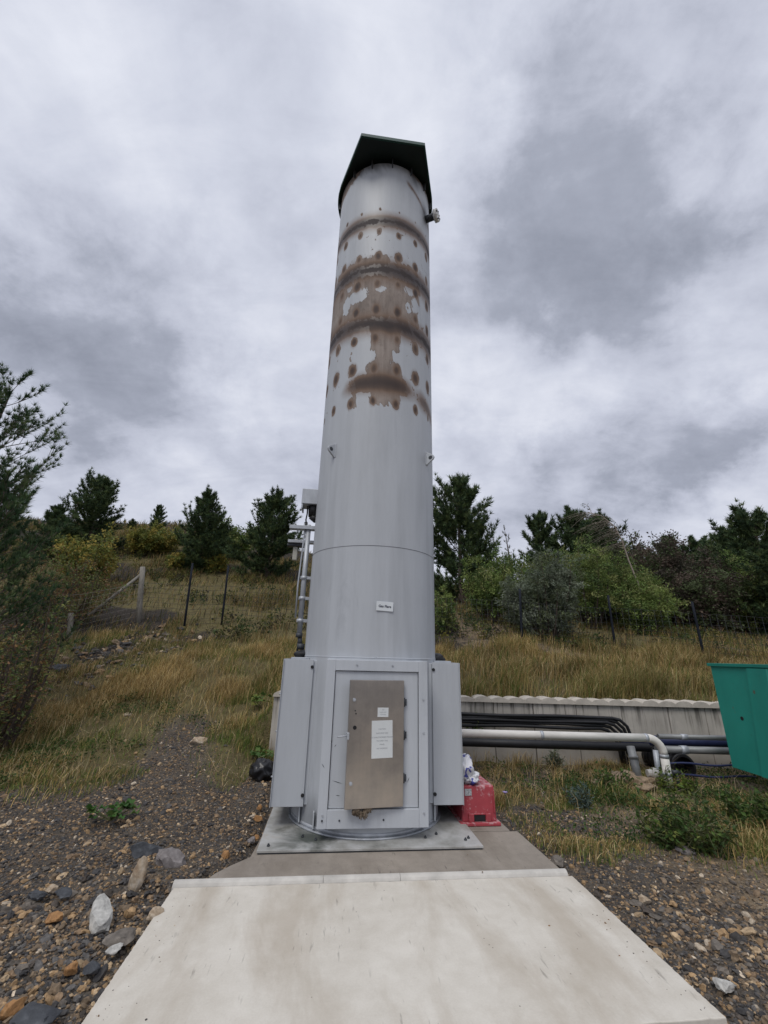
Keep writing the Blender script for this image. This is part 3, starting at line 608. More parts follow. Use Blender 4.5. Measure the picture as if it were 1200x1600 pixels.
    sheet('small_label', -.212, 1.085, .108, .082, R(.5), [('GAS', .022), ('FLARE UNIT', 0), ('CONTROL', -.02)], .0125, M['ink_pale'], M['paper'])
    b = MB()
    for k, (x, z, rx, rz) in enumerate(((-.345, .285, .05, .045), (-.27, .262, .035, .05), (-.31, .25, .03, .035), (-.245, .29, .05, .03), (-.375, .275, .022, .03))):
        b.blob((x - .08, -.012, z), (rx * .62, .016, rz * .8), 4, .8, 5.0, k)
    o = b.build('insulation_scrap', rock_mat('dirty_foam', (.07, .05, .035), (.17, .13, .09), (.40, .36, .31)), door)
    # chipped scratch marks on the cover sheet: slivers of primer
    for (px, py, ln, an) in ((527, 1222, .10, -14), (505, 1195, .05, -50), (528, 1243, .045, -4), (518, 1160, .05, 80), (640, 1222, .05, 70), (524, 1165, .03, 60), (545, 1222, .05, -20)):
        x = (px - 597) / 650 * 4.46 - .0 + .02; d = dir_of(px, py); tt = (4.47) / d[1]; p = EYE + d * tt; u, v = to_uv(p[0], p[1])
        yy = YF - .0008 if u < -.415 else YF + .0212
        b = MB(); b.add(_sliver(ln), Matrix.Translation((u, yy, p[2])) @ Matrix.Rotation(R(-an), 4, 'Y')); b.build('scratch', M['dark_metal'], fr)
    # air-inlet boxes on both flanks
    for sx in (-1, 1):
        bx = empty('air_inlet_box', (0, 0, 0)); bx.parent = root
        xi, xo = (.645, .955) if sx < 0 else (.645, .945)
        b = MB(); a0, a1 = sorted((sx * xi, sx * xo)); b.box(a0, a1, -.50, .48, .215, 1.535, .006)
        # front sheet with folded flanges, standing proud
        b.box(a0 - (.0 if sx > 0 else 0.004), a1 + (.0 if sx < 0 else .004), -.512, -.503, .205, 1.545, .002)
        b.box(*sorted((sx * (xo - .0), sx * (xo + .006))), -.53, .48, .205, 1.545, .002)
        b.build('box_sheet', M['paint'], bx)
        b = MB(); b.box(*sorted((sx * (xi - .035), sx * (xi - .001))), -.49, -.43, .215, 1.535, .003); b.build('fixing_strip', M['paint_l'], bx)
        for z in (.30, 1.47):
            b = MB(); b.cyl((sx * (xi + .012), -.508, z), (sx * (xi + .012), -.522, z), .017, 10); b.build('bolt', M['black'], bx)
        for z in (.45, .85, 1.20):
            b = MB(); b.cyl((sx * (xo + .002), -.48, z), (sx * (xo + .022), -.48, z), .009, 8); b.build('rivet', M['galv'], bx)
        b = MB(); b.blob((sx * .80, -.02, 1.585), (.10, .16, .06), 3, .3, 2, 3 + sx); b.build('cable_loop', M['black'], bx)
        b = MB(); b.box(*sorted((sx * .70, sx * .90)), -.36, .2, 1.54, 1.562, .003); b.build('lid_strip', M['galv'], bx)
        b = MB(); b.box(*sorted((sx * .70, sx * .93)), -.25, .46, .13, .213, 0); b.build('under_box_shade', M['black'], bx)  # black block added as the dark shaded gap under the box
    # "Gas Flare" sign
    ts, zs_ = R(5.3), 2.10
    Ms = Matrix.Translation((.787 * math.sin(ts), -.787 * math.cos(ts), zs_)) @ Matrix.Rotation(ts, 4, 'Z')
    b = MB(); b.add(_rbox(.185, .006, .098), Ms @ Matrix.Rotation(R(2.0), 4, 'Y')); sg = b.build('name_sign', M['white_plastic'], root)
    text_mesh('lettering', 'Gas Flare', .036, M['ink'], sg, Ms @ Matrix.Rotation(R(2.0), 4, 'Y') @ Matrix.Translation((0, -.0045, 0)) @ Matrix.Rotation(R(90), 4, 'X'), bold=.0008)
    # lifting lugs: triangular plates with an eye
    for a in (-48.2, 50.7):
        a = R(a); z = 4.035; Ml = Matrix.Translation((RS * math.sin(a), -RS * math.cos(a), z)) @ Matrix.Rotation(a, 4, 'Z')
        b = MB(); poly = [(-.06, -.10), (-.06, .10), (.0, .10), (.105, .028), (.118, 0), (.105, -.028), (.0, -.10)]
        # plate stands out radially (local -Y), thin in X
        Mp = Ml @ Matrix(((0, 0, 1, 0), (-1, 0, 0, 0), (0, 1, 0, 0), (0, 0, 0, 1))); b.prism(poly, -.011, .011, Mp, .003)
        b.add(_rbox(.05, .010, .19), Ml @ Matrix.Translation((0, -.004, 0)))
        lg = b.build('lifting_lug', M['paint_l'], root)
        b = MB(); b.cyl(Ml @ Vector((-.0125, -.066, 0)), Ml @ Vector((.0125, -.066, 0)), .027, 16); b.build('lug_eye', M['dark_metal'], lg)
    # sample port with a bolted white flange
    a = R(57); z = 8.50; Mq = Matrix.Translation((RS * math.sin(a), -RS * math.cos(a), z)) @ Matrix.Rotation(a, 4, 'Z')
    pr = empty('sample_port', (0, 0, 0)); pr.parent = root
    b = MB(); b.cyl(Mq @ Vector((0, .05, 0)), Mq @ Vector((0, -.17, -.02)), .055, 20); b.build('port_pipe', M['dark_metal'], pr)
    b = MB(); b.cyl(Mq @ Vector((0, -.15, -.02)), Mq @ Vector((0, -.205, -.024)), .10, 24); b.build('port_flange', M['white_bolt'], pr)
    for k in range(8):
        c_, s_ = math.cos(k * math.pi / 4), math.sin(k * math.pi / 4); b = MB(); b.cyl(Mq @ Vector((.076 * c_, -.138, -.02 + .076 * s_)), Mq @ Vector((.076 * c_, -.219, -.026 + .076 * s_)), .013, 6); b.build('flange_bolt', M['white_bolt'] if k % 2 else M['dark_metal'], pr)
    # hood: flat plate, straight front, round back, on brackets
    poly = [(-.5, -1.07), (.5, -1.07), (.80, -.27)] + [(.845 * math.cos(q), .845 * math.sin(q)) for q in np.linspace(R(-8), R(188), 40)] + [(-.80, -.27)]
    b = MB(); b.prism(poly, 9.235, 9.26)
    hd = b.build('hood', M['dark_green'], root)  # near-black green has the shade of the underside painted in
    b = MB(); n = len(poly)   # down-turned rim
    pv = [Vector((x, y, 0)) for x, y in poly]
    for i in range(n):
        p, q = pv[i], pv[(i + 1) % n]; c0 = p * .975; c1 = q * .975
        for (A_, B_, z_0, z_1) in ((p * 1.003, q * 1.003, 9.205, 9.268), (c0, c1, 9.205, 9.234)):
            b.bm.faces.new([b.bm.verts.new((A_.x, A_.y, z_0)), b.bm.verts.new((B_.x, B_.y, z_0)), b.bm.verts.new((B_.x, B_.y, z_1)), b.bm.verts.new((A_.x, A_.y, z_1))])
        b.bm.faces.new([b.bm.verts.new(v_) for v_ in ((p.x * 1.003, p.y * 1.003, 9.205), (q.x * 1.003, q.y * 1.003, 9.205), (c1.x, c1.y, 9.205), (c0.x, c0.y, 9.205))])
    b.build('hood_rim', simple('lit_green_rim', (.008, .052, .041), .5, 0, .2, 6), hd)  # brighter green paints the light caught on the hood edge
    for a in (-46, -22, 2, 26, 50, 74, 110, 150, 190, 230, 270):
        a = R(a); Mb = Matrix.Rotation(a, 4, 'Z'); b = MB(); b.add(_rbox(.012, .16, .18), Mb @ Matrix.Translation((0, -.74, 9.14))); b.build('hood_bracket', M['dark_metal'], root)
    # instrument mast on the left: conduit, clamps, arms, boxes, lamp
    def P(px, py, Y): p = at(px, py, Y); u, v = to_uv(p[0], p[1]); return Vector((u, v, p[2]))
    ms = empty('instrument_mast', (0, 0, 0)); ms.parent = root
    Yq = 5.25
    lo, hi = P(467, 992, Yq), P(480, 832, Yq); hi.x = lo.x = -.865; hi.y = lo.y; hi.z += .10
    b = MB(); b.cyl(lo, hi, .032, 14); b.build('conduit', M['galv'], ms)
    b = MB(); b.cyl(lo - Vector((0, 0, .03)), lo + Vector((0, 0, .02)), .04, 14); b.cyl(lo - Vector((-.02, 0, .12)), lo - Vector((-.01, 0, .02)), .028, 12); b.cyl(lo - Vector((-.03, 0, .17)), lo - Vector((-.03, 0, .10)), .045, 12); b.build('cable_gland', M['dark_metal'], ms)
    b = MB(); b.tube([lo - Vector((0, 0, .02)), lo - Vector((.01, 0, .25)), lo - Vector((.0, .02, .5)), lo - Vector((.02, .02, .62))], .012, 6); b.tube([lo - Vector((-.10, 0, .1)), lo - Vector((-.10, 0, .62))], .010, 6); b.build('cable', M['black'], ms)
    b = MB(); x_ = lo.x - .065; b.tube([(x_, lo.y, lo.z + .2), (x_ - .005, lo.y, lo.z + .6), (x_ + .02, lo.y, hi.z - .1), (x_ + .01, lo.y, hi.z + .02)], .011, 6); b.build('thin_conduit', M['galv'], ms)
    for py in (970, 935, 903):
        z = P(470, py, Yq).z; b = MB(); b.box(lo.x - .045, -.70, lo.y - .02, lo.y + .02, z - .018, z + .018, .002); b.cyl((lo.x, lo.y, z - .022), (lo.x, lo.y, z + .022), .042, 14); b.build('clamp', M['galv'], ms)
    za = P(480, 826, Yq).z; xa = P(453, 826, Yq).x
    b = MB(); b.box(xa, -.70, lo.y - .05, lo.y + .05, za - .02, za + .028, .003); b.build('bracket_arm', M['galv'], ms)
    zb = P(465, 848, Yq + .35).z
    b = MB(); b.box(P(451, 848, Yq + .35).x, -.62, lo.y + .28, lo.y + .36, zb - .02, zb + .02, .003); b.build('bracket_arm', M['galv'], ms)
    c0 = P(461, 866, Yq + .35); b = MB(); b.box(c0.x - .03, c0.x + .03, c0.y - .03, c0.y + .03, c0.z - .085, c0.z + .10, .006); b.cyl(c0 + Vector((0, 0, .1)), c0 + Vector((0, 0, .21)), .02, 8); b.build('junction_box', simple('cream_box', (.42, .41, .36), .6, 0, .1, 5), ms)
    c1 = P(462, 852, Yq + .35); b = MB(); b.box(c1.x - .11, c1.x + .13, c1.y - .06, c1.y + .06, c1.z - .022, c1.z + .01, .004); b.build('lamp_head', M['dark_metal'], ms)
    p0, p1 = P(474, 768, Yq), P(474, 791, Yq)
    b = MB(); b.box(p0.x, -.72, p0.y - .12, p0.y + .12, p1.z, p0.z, .006); b.build('weather_cowl', M['galv'], ms)
    b = MB(); b.box(p0.x, -.72, p0.y - .115, p0.y + .115, p1.z - .07, p1.z - .002, .004) if False else b.box(p0.x + .002, p0.x + .02, p0.y - .115, p0.y + .115, p1.z - .06, p1.z, .002); b.build('cowl_side', M['galv'], ms)
    s0, s1 = P(490, 786, Yq), P(490, 815, Yq); b = MB(); b.cyl(s0, (s0.x + .01, s0.y, s1.z + .07), .065, 14); b.cyl((s0.x + .01, s0.y, s1.z + .07), (s0.x + .05, s0.y, s1.z), .062, 14, .03); b.build('sensor_head', M['black'], ms)
    cb = [P(481, 790, Yq), P(480, 803, Yq), P(478, 812, Yq), P(479, 824, Yq)]; b = MB(); b.tube(cb, .010, 6); b.cyl(P(478, 816, Yq), P(479, 826, Yq), .022, 10); b.build('cable', M['black'], ms)
    return root
def _rbox(x, y, z, bev=.003):
    t = bmesh.new(); bmesh.ops.create_cube(t, size=1)
    for v in t.verts: v.co = Vector((v.co.x * x, v.co.y * y, v.co.z * z))
    bmesh.ops.bevel(t, geom=t.edges[:], offset=min(bev, min(x, y, z) * .3), segments=1, affect='EDGES'); return t
def _sliver(ln):
    t = bmesh.new(); vs = [t.verts.new(p) for p in ((-ln / 2, 0, .001), (-ln * .1, 0, .004), (ln / 2, 0, .0), (ln * .1, 0, -.003))]; t.faces.new(vs); return t
flare()

# ------------------------------------------------------------------ retaining wall
def wall():
    x0, x1 = -1.80, 10.0; zt = .90
    root = empty('retaining_wall', ((x0 + x1) / 2, WALL_Y, 0)); tag(root, 'stained low concrete retaining wall topped by a scalloped capping', 'retaining wall')
    off = -(x0 + x1) / 2
    edges = [-1.80, -1.05, -.3, .45, 1.2, 1.95, 2.62, 3.35, 4.12, 4.92, 5.55, 6.35, 7.2, 8.1, 9.0, 10.0]
    for a, b_ in zip(edges, edges[1:]):
        b = MB(); d = random.uniform(-.008, .008); b.box(a + off + .006, b_ + off - .006, d, .16 + d, -.25, zt - .004, .008); b.build('wall_panel', M['wall'], root)
    b = MB(); b.box(x0 + off + .01, x1 + off - .01, .05, .15, -.25, zt - .02); b.build('core', M['dark_metal'], root)
    # scalloped cap: row of round humps
    per = .285; n = int((x1 - x0) / per); prof = []
    for k in range(n):
        xk = x0 + off + per * (k + .5); hk = .058 + .018 * random.random()
        for a in np.linspace(math.pi, 0, 9)[:-1]: prof.append((xk + per / 2 * math.cos(a), zt + .02 + hk * max(0, math.sin(a)) ** .8))
    prof.append((x0 + off + per * n, zt + .02)); prof += [(x0 + off + per * n, zt), (x0 + off, zt)]
    Mx = Matrix(((1, 0, 0, 0), (0, 0, 1, 0), (0, 1, 0, 0), (0, 0, 0, 1)))
    b = MB(); b.prism(prof, -.045, .33, Mx); b.build('scalloped_cap', M['beige'], root)
wall()

# ------------------------------------------------------------------ pipes in front of the wall
def pipes():
    def V3(px, py, Y): return Vector(at(px, py, Y))
    Yp = 6.55
    e = V3(1030, 1152, Yp); a = V3(722, 1147, Yp); z = (e.z + a.z) / 2
    fx = V3(1049, 1233, Yp)
    root = empty('gas_main_pipe', (fx.x, Yp, 0)); tag(root, 'thick pale grey metal pipe running level then bending down into the ground', 'pipe')
    L = lambda p: Vector(p) - root.location
    xe = fx.x - .02; r = .053; rb = .20
    b = MB(); b.cyl(L((.55, Yp, z)), L((xe - rb, Yp, z)), r, 24)
    b.build('straight_pipe', M['pipe'], root)
    b = MB(); b.tube([L((xe - rb + rb * math.sin(t_), Yp, z - rb + rb * math.cos(t_))) for t_ in np.linspace(0, math.pi / 2, 9)], r * 1.005, 24); b.build('elbow', M['pipe'], root)
    b = MB(); b.cyl(L((xe, Yp, z - rb)), L((xe, Yp, -.15)), r, 24); b.build('riser', M['pipe'], root)
    for (x_, z_, ax) in ((xe - rb - .02, z, 0), (xe, z - rb - .02, 1), (xe, .16, 1), (2.3, z, 0)):
        b = MB(); d = Vector((.022, 0, 0)) if ax == 0 else Vector((0, 0, .022)); c = L((x_, Yp, z_)); b.cyl(c - d, c + d, r * 1.07, 24); b.build('collar', M['galv'], root)
    g = Vector((xe + .11, Yp - .03, .17)); b = MB(); b.cyl(L(g), L(g - Vector((0, 0, .25))), .022, 10); b.cyl(L(g - Vector((.06, 0, -.02))), L(g + Vector((.05, 0, .02))), .028, 10); b.build('drain_valve', M['dark_metal'], root)
    # two slimmer level pipes toward the tank
    for (py, rr, lab, mm, Yq) in ((1151, .036, 'slim grey pipe, upper of the pair from the thick pipe bend to the skip', M['pipe2'], 7.15), (1171, .050, 'grey pipe with pale joint, lower of the pair running to the teal skip', M['pipe2'], 7.05)):
        p, q = V3(1015 if py > 1160 else 1018, py, Yq), V3(1150, py + 2, Yq); zz = (p.z + q.z) / 2
        rt_ = empty('level_pipe', (p.x, Yq, zz)); tag(rt_, lab, 'pipe', 'slim pipes running to the teal skip')
        b = MB(); b.cyl((.1, 0, 0), (2.0, 0, 0), rr, 18); b.build('pipe_run', mm, rt_)
        b = MB(); xk = V3(1068, py, Yq).x - p.x; b.cyl((xk - .05, 0, 0), (xk + .05, 0, 0), rr * 1.18, 18); b.build('coupling', M['galv'], rt_)
    p = V3(850, 1166, 7.25); b = MB(); b.cyl((.3, 7.25, p.z + .03), (4.2, 7.25, p.z + .02), .06, 18); o = b.build('buried_duct', M['black']); tag(o, 'long black pipe in the shadow below the thick grey pipe', 'pipe')
    p = V3(1080, 1159, 7.4); b = MB(); b.cyl((3.9, 7.42, p.z), (7.3, 7.42, p.z), .075, 16); o = b.build('dark_pipe', M['blue_hose']); tag(o, 'dark blue pipe between the two slim grey pipes beside the teal skip', 'pipe')
    # black cable bundle along the wall, bending down
    rt_ = empty('cable_bundle', (V3(850, 1125, 7.55).x, 7.55, 0)); tag(rt_, 'bundle of black cables clipped along the wall and turning down', 'cable bundle')
    L2 = lambda p: Vector(p) - rt_.location
    for k, (py, pxe) in enumerate(((1119, 957), (1123, 953), (1127, 948), (1131, 943), (1136, 938))):
        zz = V3(850, py, 7.55).z; xe_ = V3(pxe, py, 7.55).x; y_ = 7.56 + .02 * (k % 2)
        pts = [L2((.6, y_, zz - .01))] + [L2((.6 + (xe_ - .6) * t_, y_ + .012 * math.sin(9 * t_ + k), zz + .006 * math.sin(11 * t_ + 2 * k))) for t_ in np.linspace(.1, 1, 14)] + [L2((xe_ + .12, y_, zz - .03)), L2((xe_ + .22, y_, zz - .12)), L2((xe_ + .27, y_, zz - .28)), L2((xe_ + .28, y_, .0))]
        b = MB(); b.tube(pts, .026, 8); b.build('cable', M['black'], rt_)
    # leaning pipe and short valve pipe between thick pipe and wall
    p, q = V3(985, 1166, 6.9), V3(999, 1218, 6.75); b = MB(); b.cyl(p, q - Vector((0, 0, .1)), .055, 16); b.cyl(p + (q - p) * .3, p + (q - p) * .4, .065, 16); o = b.build('leaning_pipe', M['pipe2']); tag(o, 'short leaning grey pipe stub rising from the soil heap under the thick pipe', 'pipe')
    p, q = V3(1024, 1172, 6.85), V3(1029, 1214, 6.8)
    rt_ = empty('valve_pipe', (q.x, q.y, 0)); tag(rt_, 'short upright pipe with a round valve just left of the thick pipe riser', 'valve')
    b = MB(); b.cyl(p - rt_.location, Vector(q) - rt_.location - Vector((0, 0, .15)), .035, 14); b.build('pipe_stub', M['galv'], rt_)
    c = Vector(V3(1022, 1208, 6.8)) - rt_.location; b = MB(); b.cyl(c - Vector((.10, 0, 0)), c + Vector((.10, 0, 0)), .045, 14); b.blob(c, (.075, .075, .07), 2, .08); b.build('valve_body', M['pipe'], rt_)
    # black corrugated drain
    c = V3(1070, 1199, 6.95); rt_ = empty('drain_pipe', (c.x, 6.95, c.z)); tag(rt_, 'wide black drain pipe end opening out of the concrete wall', 'drain pipe')
    b = MB(); n = 32; ro, ri = .165, .135
    for k in range(n):
        a0, a1 = 2 * math.pi * k / n, 2 * math.pi * (k + 1) / n
        f = lambda r_, a_, y_: b.bm.verts.new((r_ * math.cos(a_), y_, r_ * math.sin(a_)))
        b.bm.faces.new((f(ro, a0, 0), f(ro, a1, 0), f(ri, a1, 0), f(ri, a0, 0))); b.bm.faces.new((f(ro, a0, 0), f(ro, a1, 0), f(ro, a1, .79), f(ro, a0, .79))); b.bm.faces.new((f(ri, a0, 0), f(ri, a1, 0), f(ri, a1, .29), f(ri, a0, .29)))
    b.build('pipe_wall', M['black'], rt_)
    for k in range(10):
        b = MB(); b.tube([(ro * math.cos(a), .03 + .075 * k, ro * math.sin(a)) for a in np.linspace(0, 2 * math.pi, 33)], .012, 6); b.build('rib', M['black'], rt_)
    b = MB(); b.cyl((0, .2, 0), (0, .22, 0), ri, 32); b.build('inner_stop', M['black'], rt_)
    for (py, lab) in ((1193, 'upper of two dark blue hoses stretched across the wall by the drain'), (1211, 'lower of two dark blue hoses stretched across the wall by the drain')):
        p, q = V3(1046, py, 6.88), V3(1150, py + 3, 6.88); b = MB(); b.tube([p + (q - p) * t_ + Vector((0, 0, .012 * math.sin(7 * t_))) for t_ in np.linspace(0, 1.3, 14)], .014, 8); o = b.build('blue_hose', M['blue_hose']); tag(o, lab, 'hose', 'blue hoses on the wall')
pipes()

# ------------------------------------------------------------------ teal tank at right
def tank():
    root = empty('waste_skip', (5.5, 5.3, 0)); tag(root, 'teal green steel skip with sloping side and folded rim, cut by the right edge', 'skip')
    zt, zb = 1.61, .30; bp = at(1145, 1200, 6.38); tp = at(1110, 1040, 6.55)
    X0b, X0t, X1b, X1t = bp[0], tp[0], 6.4, 6.75; Y0b, Y0t, Y1b, Y1t = 3.9, 3.7, 6.38, 6.55
    ox, oy = 5.5, 5.3
    b = MB(); bm = b.bm
    o_ = [bm.verts.new((x - ox, y - oy, z)) for x, y, z in ((X0b, Y0b, zb), (X1b, Y0b, zb), (X1b, Y1b, zb), (X0b, Y1b, zb), (X0t, Y0t, zt), (X1t, Y0t, zt), (X1t, Y1t, zt), (X0t, Y1t, zt))]
    k = .02
    i_ = [bm.verts.new((x - ox, y - oy, z)) for x, y, z in ((X0b + k, Y0b + k, zb + k), (X1b - k, Y0b + k, zb + k), (X1b - k, Y1b - k, zb + k), (X0b + k, Y1b - k, zb + k), (X0t + k, Y0t + k, zt), (X1t - k, Y0t + k, zt), (X1t - k, Y1t - k, zt), (X0t + k, Y1t - k, zt))]
    for q in ((0, 3, 2, 1), (0, 1, 5, 4), (1, 2, 6, 5), (2, 3, 7, 6), (3, 0, 4, 7)):
        bm.faces.new([o_[j] for j in q]); bm.faces.new([i_[j] for j in reversed(q)])
    for j in range(4): bm.faces.new((o_[4 + j], o_[4 + (j + 1) % 4], i_[4 + (j + 1) % 4], i_[4 + j]))
    b.build('body', M['teal'], root)
    b = MB(); f = .03
    b.box(X0t - f - ox, X0t + .01 - ox, Y0t - f - oy, Y1t + f - oy, zt - .035, zt + .008, .004); b.box(X0t + .011 - ox, X1t + f - ox, Y1t - .01 - oy, Y1t + f - oy, zt - .035, zt + .007, .004); b.build('rim', M['teal'], root)
    # pressed stiffening rib down the visible side
    b = MB(); rb_ = at(1188, 1100, 5.9)[1] - .0
    for yk in (rb_ - .05,):
        A0 = Vector((X0b - ox, yk - oy, zb + .01)); A1 = Vector((X0t - ox, yk - oy, zt - .04)); nrm = Vector((-1, 0, -.2)).normalized()
        vs = []
        for A in (A0, A1):
            for (dy, dn) in ((-.30, .0), (-.27, .035), (.03, .035), (.06, 0)): vs.append(b.bm.verts.new(A + Vector((0, dy, 0)) + nrm * dn))
        for j in range(3): b.bm.faces.new((vs[j], vs[j + 1], vs[5 + j], vs[4 + j]))
    b.build('stiffening_rib', M['teal'], root)
    h = at(1170, 1123, 6.1); nx = X0b + (X0t - X0b) * (h[2] - zb) / (zt - zb)
    b = MB(); b.cyl((nx - ox - .004, h[1] - oy, h[2]), (nx - ox + .004, h[1] - oy, h[2]), .025, 12); b.build('plug_hole', M['black'], root)
    for y_ in (4.2, 6.0):
        b = MB(); b.box(X0b + .25 - ox, X1b - .2 - ox, y_ - .09 - oy, y_ + .09 - oy, -.1, zb - .002, .005); b.build('skid', M['dark_green'], root)
tank()

# ------------------------------------------------------------------ red barrier block, bag, red board behind
def red_things():
    A = lambda u, v: from_uv(u, v)
    c = A(1.14, -.42); root = empty('red_barrier', (c[0], c[1], -.002), PHI); tag(root, 'scuffed red plastic barrier block lying at the right foot of the flare', 'barrier')
    hw, ht, ln = .182, .345, .95
    b = MB(); t = bmesh.new()
    vs = [t.verts.new(p) for p in ((-hw, 0, .03), (hw, 0, .03), (hw, ln, .03), (-hw, ln, .03), (-hw + .012, .012, ht), (hw - .012, .012, ht), (hw - .012, ln, ht), (-hw + .012, ln, ht))]
    for q in ((3, 2, 1, 0), (4, 5, 6, 7), (0, 1, 5, 4), (1, 2, 6, 5), (2, 3, 7, 6), (3, 0, 4, 7)): t.faces.new([vs[j] for j in q])
    bmesh.ops.bevel(t, geom=t.edges[:], offset=.014, segments=3, affect='EDGES', profile=.5); b.add(t); b.build('body', M['red'], root)
    b = MB(); b.box(-hw - .03, hw + .03, -.035, ln + .03, .002, .034, .008); b.build('foot_flange', M['red'], root)
    b = MB(); b.box(-.115, -.062, -.02, .0, .034, .105, .005); b.box(.062, .115, -.02, 0, .034, .105, .005); b.box(-.0615, .0615, -.012, 0, .094, .108, .004); b.build('slot_frame', M['red'], root)
    b = MB(); b.box(-.058, .058, -.006, .0, .038, .092); b.build('slot', M['black'], root)
    for sx in (-1, 1):
        b = MB(); b.box(*sorted((sx * (hw - .03), sx * (hw - .016))), -.008, .004, .11, ht - .04, .003); b.build('edge_rib', M['red'], root)
    b = MB(); b.box(-hw + .035, -hw + .108, .001, .009, ht - .085, ht - .026); b.build('tag_label', simple('grey_tag', (.36, .37, .38), .6, 0, .5, 60), root)
    p = A(1.04, -.27); b = MB()
    b.blob((0, 0, .12), (.10, .16, .13), 4, .28, 1.8, 2); b.blob((.06, -.06, .055), (.08, .085, .06), 4, .4, 2.2, 5); o = b.build('plastic_bag', M['bag'], None, (p[0], p[1], ht + .002)); tag(o, 'crumpled white plastic bag with blue print lying on the red block', 'bag')
    p = A(1.0, .25); root2 = empty('red_board', (p[0], p[1], 0), PHI); tag(root2, 'upright red plastic board half hidden behind the right inlet box', 'board')
    poly = [(-.35, 0.0), (.055, 0.0), (.0, .86), (-.02, .885), (-.35, .885)]
    Mx = Matrix(((1, 0, 0, 0), (0, 0, 1, 0), (0, 1, 0, 0), (0, 0, 0, 1))); b = MB(); b.prism(poly, 0, .05, Mx, .01); b.build('panel', M['red'], root2)
    b = MB(); b.box(-.35, .06, -.10, .15, -.002, .04, .01); b.build('foot', M['red'], root2)
red_things()

# ------------------------------------------------------------------ stones
def rock(px, py, size, m, label, name='rock', seed=0, sq=(1, .8, .7), rz=0.0, tilt=0.0, flat=True):
    p = on_z(px, py, -.03) if py > 1250 else hit(px, py); b = MB()
    t = bmesh.new(); bmesh.ops.create_icosphere(t, subdivisions=3, radius=1)
    r_ = np.random.default_rng(seed + 100)
    pl = r_.normal(size=(16, 3)); pl /= np.linalg.norm(pl, axis=1)[:, None]; ds = r_.uniform(.5, .95, 16)
    from mathutils import noise
    for v in t.verts:
        c = np.array(v.co)
        for n_, d_ in zip(pl, ds):
            k = c @ n_
            if k > d_: c = c - n_ * (k - d_)
        c = c * (1 + .17 * noise.fractal(Vector(c) * 3.5 + Vector((seed, 0, 0)), 1, 2, 3))
        v.co = Vector((c[0] * sq[0] * size, c[1] * sq[1] * size, c[2] * sq[2] * size))
    b.add(t, Matrix.Rotation(tilt, 4, 'Y')); o = b.build(name, m, None, (p[0], p[1], p[2] + sq[2] * size * .45)); o.rotation_euler = (0, 0, rz)
    for pg in o.data.polygons: pg.use_smooth = True
    e = o.modifiers.new('edge', 'EDGE_SPLIT'); e.split_angle = R(24)
    tag(o, label, 'rock', 'larger rocks lying on the gravel'); return o
